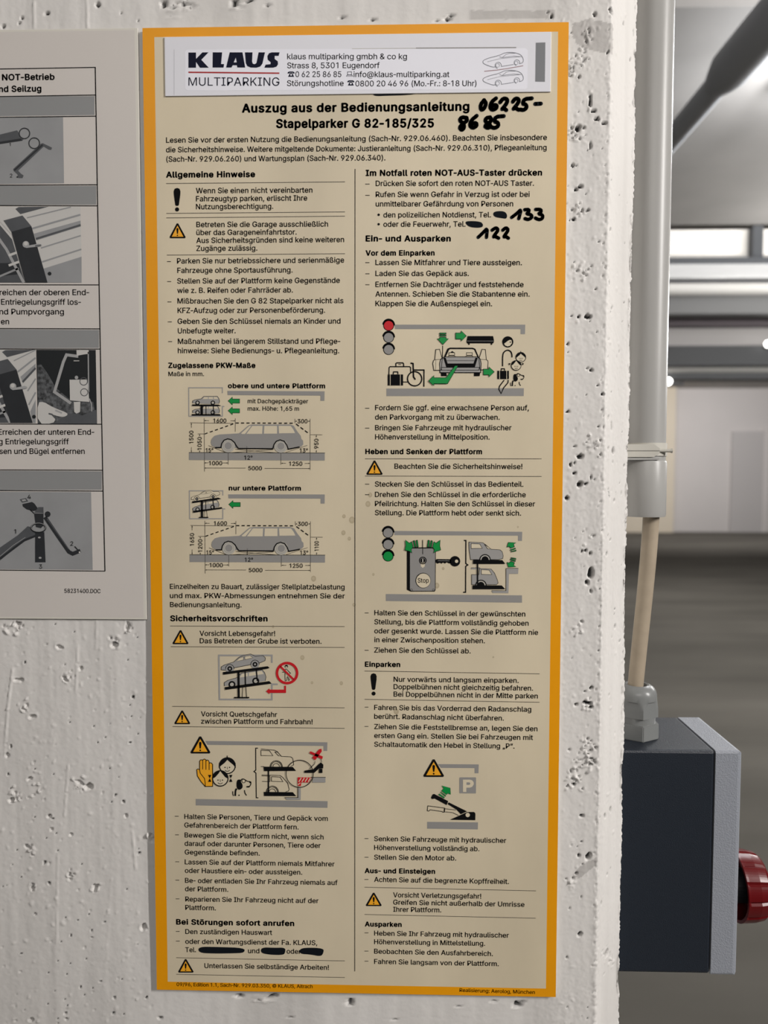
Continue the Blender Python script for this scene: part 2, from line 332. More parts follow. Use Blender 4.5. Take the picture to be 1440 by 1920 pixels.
# stains: grey scuffs on the paint
def stain(pts, k):
    q = [wall_uv(*p) for p in pts]; q = np.array(q); lo = q.min(0) - .004; hi = q.max(0) + .004
    m = (SS > lo[0]) & (SS < hi[0]) & (Zg > lo[1]) & (Zg < hi[1]); idx = np.argwhere(m)
    xx = SS[m] + wob[m] * .0012; zz = Zg[m] + wob[m] * .0012; ins = np.zeros(len(xx), bool)
    for i in range(len(q)):
        a = q[i]; b = q[i - 1]
        c = ((a[1] > zz) != (b[1] > zz)) & (xx < (b[0] - a[0]) * (zz - a[1]) / (b[1] - a[1] + 1e-12) + a[0]); ins ^= c
    STAIN[m] = np.maximum(STAIN[m], ins * k)
stain([(1072, 45), (1105, 35), (1150, 48), (1149, 102), (1128, 98), (1100, 92), (1082, 84), (1074, 68)], .5)
stain([(880, 20), (1040, 20), (1040, 36), (880, 36)], .35)
stain([(1074, 1640), (1090, 1622), (1122, 1605), (1118, 1622), (1085, 1648)], .5)
Hh = np.where(near, Hh, 0.0); Hh[:, -2:] = 0
STAIN += np.clip(vnoise(SS, Zg, .03, .2, 31) * .5, 0, .25) + np.clip(vnoise(SS, Zg, .006, .4, 32) * .25, 0, .1)
# smooth the normals across both arris edges
V = np.stack([X0 + NX * Hh, Y0 + NY * Hh, Zg], -1).astype(np.float32)
nz, ns = SS.shape
ii = np.arange(nz * ns).reshape(nz, ns)
quads = np.stack([ii[:-1, :-1], ii[:-1, 1:], ii[1:, 1:], ii[1:, :-1]], -1).reshape(-1, 4)
me = bpy.data.meshes.new('wall_front')
me.vertices.add(nz * ns); me.vertices.foreach_set('co', V.reshape(-1))
me.loops.add(quads.size); me.loops.foreach_set('vertex_index', quads.reshape(-1).astype(np.int32))
me.polygons.add(len(quads)); me.polygons.foreach_set('loop_start', np.arange(0, quads.size, 4, dtype=np.int32))
me.polygons.foreach_set('use_smooth', np.ones(len(quads), bool))
me.update(calc_edges=True)
for nm, arr in (('bare_shade', BARE_SHADE), ('stain', STAIN)):
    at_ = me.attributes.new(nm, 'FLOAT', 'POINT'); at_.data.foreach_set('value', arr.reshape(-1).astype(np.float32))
m = bpy.data.materials.new('painted_concrete'); m.use_nodes = True; nt = m.node_tree; n = nt.nodes; L = nt.links
b = n['Principled BSDF']; b.inputs['Roughness'].default_value = 0.62; b.inputs['Specular IOR Level'].default_value = 0.35
a1 = n.new('ShaderNodeAttribute'); a1.attribute_name = 'bare_shade'; a2 = n.new('ShaderNodeAttribute'); a2.attribute_name = 'stain'
mx = n.new('ShaderNodeMix'); mx.data_type = 'RGBA'; mx.inputs[6].default_value = (*lin((220, 217, 213)), 1); mx.inputs[7].default_value = (*lin((150, 146, 142)), 1)
mx2 = n.new('ShaderNodeMix'); mx2.data_type = 'RGBA'; mx2.inputs[7].default_value = (*lin((48, 48, 48)), 1)  # near-black pit colour carries the shade of the deep holes
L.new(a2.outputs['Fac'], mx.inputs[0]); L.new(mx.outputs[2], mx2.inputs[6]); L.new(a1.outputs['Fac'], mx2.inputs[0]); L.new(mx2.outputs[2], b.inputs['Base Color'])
tc = n.new('ShaderNodeTexCoord'); tx = n.new('ShaderNodeTexNoise'); tx.inputs['Scale'].default_value = 260; tx.inputs['Detail'].default_value = 5
bp = n.new('ShaderNodeBump'); bp.inputs['Strength'].default_value = 0.16; bp.inputs['Distance'].default_value = 0.0008
L.new(tc.outputs['Object'], tx.inputs['Vector']); L.new(tx.outputs['Fac'], bp.inputs['Height']); L.new(bp.outputs[0], b.inputs['Normal'])
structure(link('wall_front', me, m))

CONC = mat('bare_concrete_ceiling', (176, 173, 170), 0.8, noise=0.10, nscale=2.2, bump=0.2, bscale=30)
FLOORM = mat('dark_garage_floor', (104, 101, 95), 0.85, noise=0.30, nscale=1.3, spec=0.1, stretch=(0.3, 1.0, 1.0), bump=0.1, bscale=40)
WHITEW = mat('white_garage_wall', (226, 221, 219), 0.7, noise=0.04, nscale=0.6)
CREAMW = mat('cream_garage_wall', (238, 226, 206), 0.7)
structure(box('floor', (-6, -5, -0.1), (16, 21, 0), FLOORM))
structure(box('ceiling', (-6, -5, 2.9), (16, 3.78, 3.0), CONC))
structure(box('trim_1', (-3.0, 1.74, 2.865), (1.50, 1.98, 2.9), CONC))
structure(box('wall_back', (-6, 19.0, 0), (16, 19.25, 3.7), WHITEW))
structure(box('ceiling_high', (-6, 3.78, 3.7), (16, 21, 3.8), CONC))

# ================================================================== things beyond and beside the wall end
STEELD = mat('dark_painted_steel', (74, 76, 80), 0.55)
STEELP = mat('brown_primed_steel', (92, 84, 88), 0.6)
GALV = mat('galvanised_sheet', (214, 214, 214), 0.38, metal=0.6, noise=0.08, nscale=14, stretch=(0.3, 1, 6))
WHITEP = mat('white_steel_panel', (240, 236, 230), 0.6)
LGSTEEL = mat('light_grey_steel', (196, 194, 190), 0.5)
PVC = mat('grey_conduit_plastic', (158, 157, 154), 0.36, noise=0.03, nscale=8)
PVCL = mat('light_grey_clip_plastic', (186, 183, 174), 0.45)
DRAIN = mat('dark_grey_drain_plastic', (180, 183, 188), 0.6)
CABLE = mat('beige_cable_sheath', (160, 147, 128), 0.5, noise=0.10, nscale=60)
GLAND = mat('grey_gland_plastic', (120, 122, 121), 0.3)
ENCL = mat('dark_blue_grey_enclosure', (31, 37, 46), 0.40, bump=0.3, bscale=1300, spec=0.4)
LID = mat('silver_grey_lid', (142, 146, 154), 0.45, bump=0.3, bscale=900)
KNOB = mat('red_plastic', (92, 10, 14), 0.3)
DARKP = mat('black_plastic', (24, 24, 26), 0.5)
SCREW = mat('zinc_screw', (180, 178, 170), 0.4, metal=0.8)
def lamp_mat(name, col, s):
    m = bpy.data.materials.new(name); m.use_nodes = True; b = m.node_tree.nodes['Principled BSDF']
    b.inputs['Base Color'].default_value = (0.8, 0.8, 0.8, 1); b.inputs['Emission Color'].default_value = (*col, 1); b.inputs['Emission Strength'].default_value = s
    return m
TUBE = lamp_mat('lit_tube', (0.9, 0.95, 1.0), 14); BULB = lamp_mat('lit_bulb', (1, 0.97, 0.92), 9)

# ---- stacked parking decks across the bay, a few metres behind the wall end
XA, XB = -2.5, 6.0
def bandz(y0, y1, Y): return at(1340, y1, Y).z, at(1340, y0, Y).z
def bar(name, y0, y1, Y, d, m, parent, bevel=0.0):
    lo, hi = bandz(y0, y1, Y); return box(name, (XA, Y, lo), (XB, Y + d, hi), m, parent, bevel)
pf = thing('parking_platform', 'upper parking deck edge with white panel and galvanised rail behind the grey conduit', 'parking lift', (3.0, 4.7, at(1340, 588, 4.6).z), 'parking deck edges')
bar('fascia_panel', 431, 486, 4.75, 0.04, WHITEP, pf)
bar('dark_rail', 482, 495, 4.62, 0.17, STEELD, pf)
bar('deck_rail', 495, 521, 4.60, 0.19, GALV, pf, 0.004)
bar('gap_shade_strip', 521, 528, 4.66, 0.14, STEELD, pf)  # solid dark strip in place of the shaded gap below the rail
lo, hi = bandz(527, 551, 4.62); tube('edge_tube', [(XA, 4.66, (lo + hi) / 2), (XB, 4.66, (lo + hi) / 2)], (hi - lo) / 2, LGSTEEL, pf)
bar('under_beam', 551, 588, 4.78, 0.12, mat('mid_grey_steel', (120, 120, 120), 0.6), pf)
a = at(1419, 460, 4.70); lo, hi = bandz(425, 490, 4.70); box('upright', (a.x - .035, 4.68, lo), (a.x + .035, 4.75, hi), STEELD, pf)
pg = thing('parking_platform', 'lower dark steel parking deck edge hanging above the bright far wall', 'parking lift', (3.0, 5.4, at(1340, 712, 5.4).z), 'parking deck edges')
bar('brown_beam', 587, 610, 5.30, 0.15, STEELP, pg)
bar('deck_side', 609, 650, 5.42, 0.10, mat('pale_grey_steel', (168, 164, 162), 0.6), pg)
bar('dark_beam', 648, 685, 5.30, 0.2, mat('black_steel', (66, 67, 69), 0.6), pg)
lo, hi = bandz(684, 698, 5.36); tube('edge_tube', [(XA, 5.42, (lo + hi) / 2), (XB, 5.42, (lo + hi) / 2)], (hi - lo) / 2 + .004, mat('grey_steel_tube', (140, 138, 134), 0.5), pg)
bar('under_beam', 697, 711, 5.40, 0.14, mat('black_steel', (66, 67, 69), 0.6), pg)
# ---- drain pipe running under the slab
pa = atz(1243, 283, 2.655); pb = atz(1462, 27, 2.655)
d = (pb - pa).normalized(); r0 = 0.036
dp = thing('drain_pipe', 'dark grey drain pipe with a thicker socket hanging slantwise under the ceiling', 'pipe', pa)
ps = atz(1352, 150, 2.655); pe = atz(1420, 75, 2.655)
tube('pipe', [pa - d * 1.2, ps, pe], r0, DRAIN, dp)
tube('socket', [ps - d * .03, ps, ps + d * .06, pe + d * .4], [r0 * 1.02, r0 * 1.25, r0 * 1.62, r0 * 1.62], DRAIN, dp)
for q in (0.5, ):
    h = pa - d * q; tube('hanger', [h + Vector((0, 0, r0 * .9)), Vector((h.x, h.y, 2.9))], 0.005, STEELD, dp, 8)
# ---- ceiling tube lamp just past the frame's right edge
cl = thing('ceiling_lamp', 'lit tube lamp glowing under the ceiling beyond the drain pipe', 'lamp', (1.62, 1.72, 2.9))
box('lamp_body', (1.56, 1.22, 2.82), (1.68, 2.22, 2.9), LGSTEEL, cl, 0.006)
tube('lamp_tube', [(1.62, 1.25, 2.795), (1.62, 2.19, 2.795)], 0.013, TUBE, cl)
for px, py, r, lab in [(1440, 645, 6, 'small round lit lamp at the right edge under the parking decks'), (1253, 715, 6.5, 'small round lit lamp beside the conduit, below the dark deck')]:
    a = at(px, py, 5.25 if px > 1300 else 5.36); rr = r / FPX * (a.y - CAM.y)
    bl = thing('round_lamp', lab, 'lamp', a, 'round lamps under the decks')
    bm = bmesh.new(); bmesh.ops.create_uvsphere(bm, u_segments=20, v_segments=12, radius=rr)
    for v in bm.verts: v.co = Vector((v.co.x, v.co.y * .6, v.co.z)) + a
    from_bm('lamp_glass', bm, BULB, bl, smooth=True)
    box('lamp_base', (a.x - rr * .5, a.y, a.z - rr * .9), (a.x + rr * 4.5, a.y + 0.06, a.z - rr * .3), STEELD, bl, 0.004)
# ---- far wall: pale pillar and panels
pl = at(1216, 900, 18.7)
structure(box('trim_2', (at(1150, 900, 18.8).x, 18.75, 0), (at(1263, 900, 18.8).x, 19.0, 3.7), CREAMW))
gd = thing('garage_door', 'pale grey panel door in the far white wall at the right edge', 'door', (at(1400, 900, 18.9).x, 18.9, 0))
gx0, gx1 = at(1372, 900, 18.9).x, at(1432, 900, 18.9).x
box('door_leaf', (gx0, 18.93, 0), (gx1, 19.0, 2.6), mat('pale_grey_door', (204, 200, 199), 0.6), gd)
box('door_frame', (gx1, 18.92, 0), (gx1 + .12, 19.0, 2.68), WHITEW, gd)

# ---- conduit, clamp and cable on the side face
YP = 0.074; RP = 0.0158
xr = at(1255, 430, YP).x; XC = xr - RP
z_clamp = at(1215, 846, YP - RP).z
z_sock_lo = at(1215, 970, YP - RP).z
cd = thing('conduit', 'grey plastic conduit pipe running up the side of the white concrete wall end', 'pipe', (XC, YP, z_sock_lo))
tube('pipe', [(XC, YP, z_clamp - .01), (XC, YP, 2.6)], RP, PVC, cd, 40)
bm = bmesh.new(); n_ = 40
bm_tube(bm, [(XC, YP, z_sock_lo), (XC, YP, z_sock_lo + .002), (XC, YP, z_clamp - .009), (XC, YP, z_clamp - .0075)], [RP * 1.03, RP * 1.07, RP * 1.07, RP * 1.03], n_)
from_bm('socket', bm, PVC, cd, 'lower grey socket sleeve', True)
for p in cd.children[-1].data.polygons:
    if len(p.vertices) > 4: p.use_smooth = False
cp = thing('pipe_clamp', 'pale grey plastic clip with screw holding the conduit to the wall', 'clamp', (X_SIDE, YP, z_clamp))
yc = YP - RP - .0016
zc0, zc1 = at(1215, 857, yc).z, at(1215, 833, yc).z; xe = at(1237, 845, yc).x; xe2 = at(1226, 845, yc).x
bm = bmesh.new()
out = [(X_SIDE + .001, zc0), (xe2, zc0), (xe, zc0 + .003), (xe, zc1 - .003), (xe2, zc1), (X_SIDE + .001, zc1)]
f_ = [bm.verts.new((x, yc, z)) for x, z in out]; b_ = [bm.verts.new((x, yc + .007, z)) for x, z in out]
bm.faces.new(f_); bm.faces.new(b_)
for i in range(6): bm.faces.new((f_[i], f_[(i + 1) % 6], b_[(i + 1) % 6], b_[i]))
from_bm('saddle', bm, PVCL, cp)
zm = (zc0 + zc1) / 2
box('seam_strip', (X_SIDE + .001, yc - .0003, zm - .0002), (xe, yc + .001, zm + .0002), mat('clip_seam', (120, 118, 112), 0.6), cp)
bm = bmesh.new(); bm_tube(bm, [(XC, YP, zc0 + .001), (XC, YP, zc1 + .0012)], RP * 1.06, 40); from_bm('ring', bm, PVCL, cp, None, True)
xs_ = at(1257, 846, YP - .012).x
tube('screw', [(xe - .002, YP - .0155, zm), (xs_ - .0015, YP - .0155, zm), (xs_, YP - .0155, zm)], [.0013, .0013, .0019], PVCL, cp, 12)
box('strap_lip', (X_SIDE + .001, yc + .0006, zc0 - .0022), (at(1236, 860, yc).x, yc + .008, zc0 - .0006), PVC, cp)

# ---- switch box with gland and red knob
YF, YB_ = 0.040, 0.122
xb = at(1341, 1408, YF).x; zt = at(1341, 1408, YF).z; zb_ = at(1300, 1826, YF).z; xl = at(1393, 1415, YF).x
sb = thing('switch_box', 'dark blue-grey switch box with silver lid and red knob on the wall side', 'switch box', (X_SIDE, (YF + YB_) / 2, zb_))
box('enclosure', (X_SIDE + .0005, YF, zb_), (xb, YB_, zt), ENCL, sb, 0.0022)
bm = bmesh.new(); bm_box(bm, (xb + .0004, YF - .0004, zb_ - .0006), (xl, YB_ + .0004, zt + .0002))
ed = [e for e in bm.edges if all(abs(v.co.x - xl) < 1e-6 for v in e.verts)]
bmesh.ops.bevel(bm, geom=ed, offset=.004, segments=3, affect='EDGES', profile=.5)
ed = [e for e in bm.edges if abs(e.verts[0].co.x - e.verts[1].co.x) > .01]
bmesh.ops.bevel(bm, geom=ed, offset=.002, segments=2, affect='EDGES', profile=.5)
from_bm('lid', bm, LID, sb, 'silver grey lid')
YG = YF + .034; xg = at(1205, 1330, YG - .015).x
def hexa(bm, z0, z1, r, cham=0.0):
    ang = [math.radians(-90 + 60 * k) for k in range(6)]
    lo = [bm.verts.new((xg + r * math.cos(a), YG + r * math.sin(a), z0)) for a in ang]; hi = [bm.verts.new((xg + r * math.cos(a), YG + r * math.sin(a), z1)) for a in ang]
    bm.faces.new(lo); bm.faces.new(hi)
    for k in range(6): bm.faces.new((lo[k], lo[(k + 1) % 6], hi[(k + 1) % 6], hi[k]))
zf = YG - .016
z_fl = at(1205, 1362, zf).z; z_n0 = at(1205, 1350, zf).z; z_n1 = at(1205, 1320, zf).z; z_d = at(1205, 1291, YG - .012).z
bm = bmesh.new(); hexa(bm, zt, z_fl, .0178)
bmesh.ops.bevel(bm, geom=list(bm.edges), offset=.0006, segments=2, affect='EDGES')
gl_ = from_bm('cable_gland', bm, GLAND, sb, 'grey cable gland')
bm = bmesh.new(); bm_tube(bm, [(xg, YG, z_fl), (xg, YG, z_n0)], .0148, 32)
def child(name, bm, m, parent, smooth=False):
    o = from_bm(name, bm, m, None, None, smooth); o.parent = parent; return o
child('collar', bm, GLAND, gl_, True)
# dome nut: a hexagon blending upward into a round dome with a hole
bm = bmesh.new(); N = 72; prev = None; R6 = .0172; rin = .0148
def hexr(a):
    k = (math.degrees(a) + 90 + 360) % 60; return rin / math.cos(math.radians(k - 30))
rows = [(z_n0, 0.0, 1.0), (z_n1 - .002, 0.0, 1.0)]
prof_ = [(0.0, .0158), (.35, .0156), (.6, .0148), (.8, .0132), (.93, .0112), (1.0, .0092), (.97, .0078), (.75, .0072), (.45, .0070)]
for zq, _, _ in rows: rows = rows
ringv = []
for zq in (z_n0, z_n1 - .006, z_n1 - .003, z_n1 - .0005):
    ringv.append([bm.verts.new((xg + min(hexr(2 * math.pi * k / N), R6 - max(0, (zq - (z_n1 - .006))) * .22) * math.cos(2 * math.pi * k / N),
                                YG + min(hexr(2 * math.pi * k / N), R6 - max(0, (zq - (z_n1 - .006))) * .22) * math.sin(2 * math.pi * k / N), zq)) for k in range(N)])
for u, r in prof_[0:]:
    zq = z_n1 + .0005 + (z_d - z_n1) * u
    ringv.append([bm.verts.new((xg + min(r, .0158) * math.cos(2 * math.pi * k / N), YG + min(r, .0158) * math.sin(2 * math.pi * k / N), zq)) for k in range(N)])
for a_, b2 in zip(ringv, ringv[1:]):
    for k in range(N): bm.faces.new((a_[k], a_[(k + 1) % N], b2[(k + 1) % N], b2[k]))
bm.faces.new(ringv[0]); bm.faces.new(ringv[-1])
o = child('dome_nut', bm, GLAND, gl_, True); o.data.set_sharp_from_angle(angle=math.radians(22))
# red knob, its axis along +X
zk = at(1412, 1672, 0.07).z; YK = 0.080; xk = xl + .0135; RK = .0286
kn = bmesh.new()
bm_tube(kn, [(xl - .001, YK, zk), (xk + .016, YK, zk)], .0135, 32)
neck = from_bm('knob_neck', kn, DARKP, sb, 'black knob neck')
bm = bmesh.new(); N = 96; rr_ = []
def notch(k): return 0.955 if (k % 8) in (0,) else 1.0
for x, r, nn in [(xk + .015, .0120, 0), (xk + .015, .0245, 0), (xk, .0262, 0), (xk, .0288, 0), (xk + .002, RK, 1), (xk + .011, RK * .985, 1), (xk + .018, RK * .93, 1), (xk + .0205, RK * .86, 0), (xk + .0215, RK * .6, 0), (xk + .0215, .004, 0)]:
    rr_.append([bm.verts.new((x, YK + r * (notch(k) if nn else 1) * math.cos(2 * math.pi * k / N), zk + r * (notch(k) if nn else 1) * math.sin(2 * math.pi * k / N))) for k in range(N)])
for a_, b2 in zip(rr_, rr_[1:]):
    for k in range(N): bm.faces.new((a_[k], a_[(k + 1) % N], b2[(k + 1) % N], b2[k]))
bm.faces.new(rr_[-1])
from_bm('knob', bm, KNOB, sb, 'red ribbed knob')
# cable
z_top = z_sock_lo + .03; xt = at(1222, 985, YP).x; xm = at(1209, 1150, YP).x
pts = []
p0, p1, p2, p3 = Vector((xt, YP, z_top)), Vector((xt - .0002, YP, z_sock_lo - .03)), Vector((xg + .003, YG, z_d + .06)), Vector((xg - .0018, YG, z_d - .006))
for k in range(29):
    u = k / 28; pts.append(p0 * (1 - u) ** 3 + p1 * 3 * u * (1 - u) ** 2 + p2 * 3 * u * u * (1 - u) + p3 * u ** 3)
cb = tube('cable', pts, [.0066 - .0004 * k / 28 for k in range(29)], CABLE, None, 24)
cb['label'] = 'beige electrical cable running from the conduit end down into the switch box gland'; cb['category'] = 'cable'

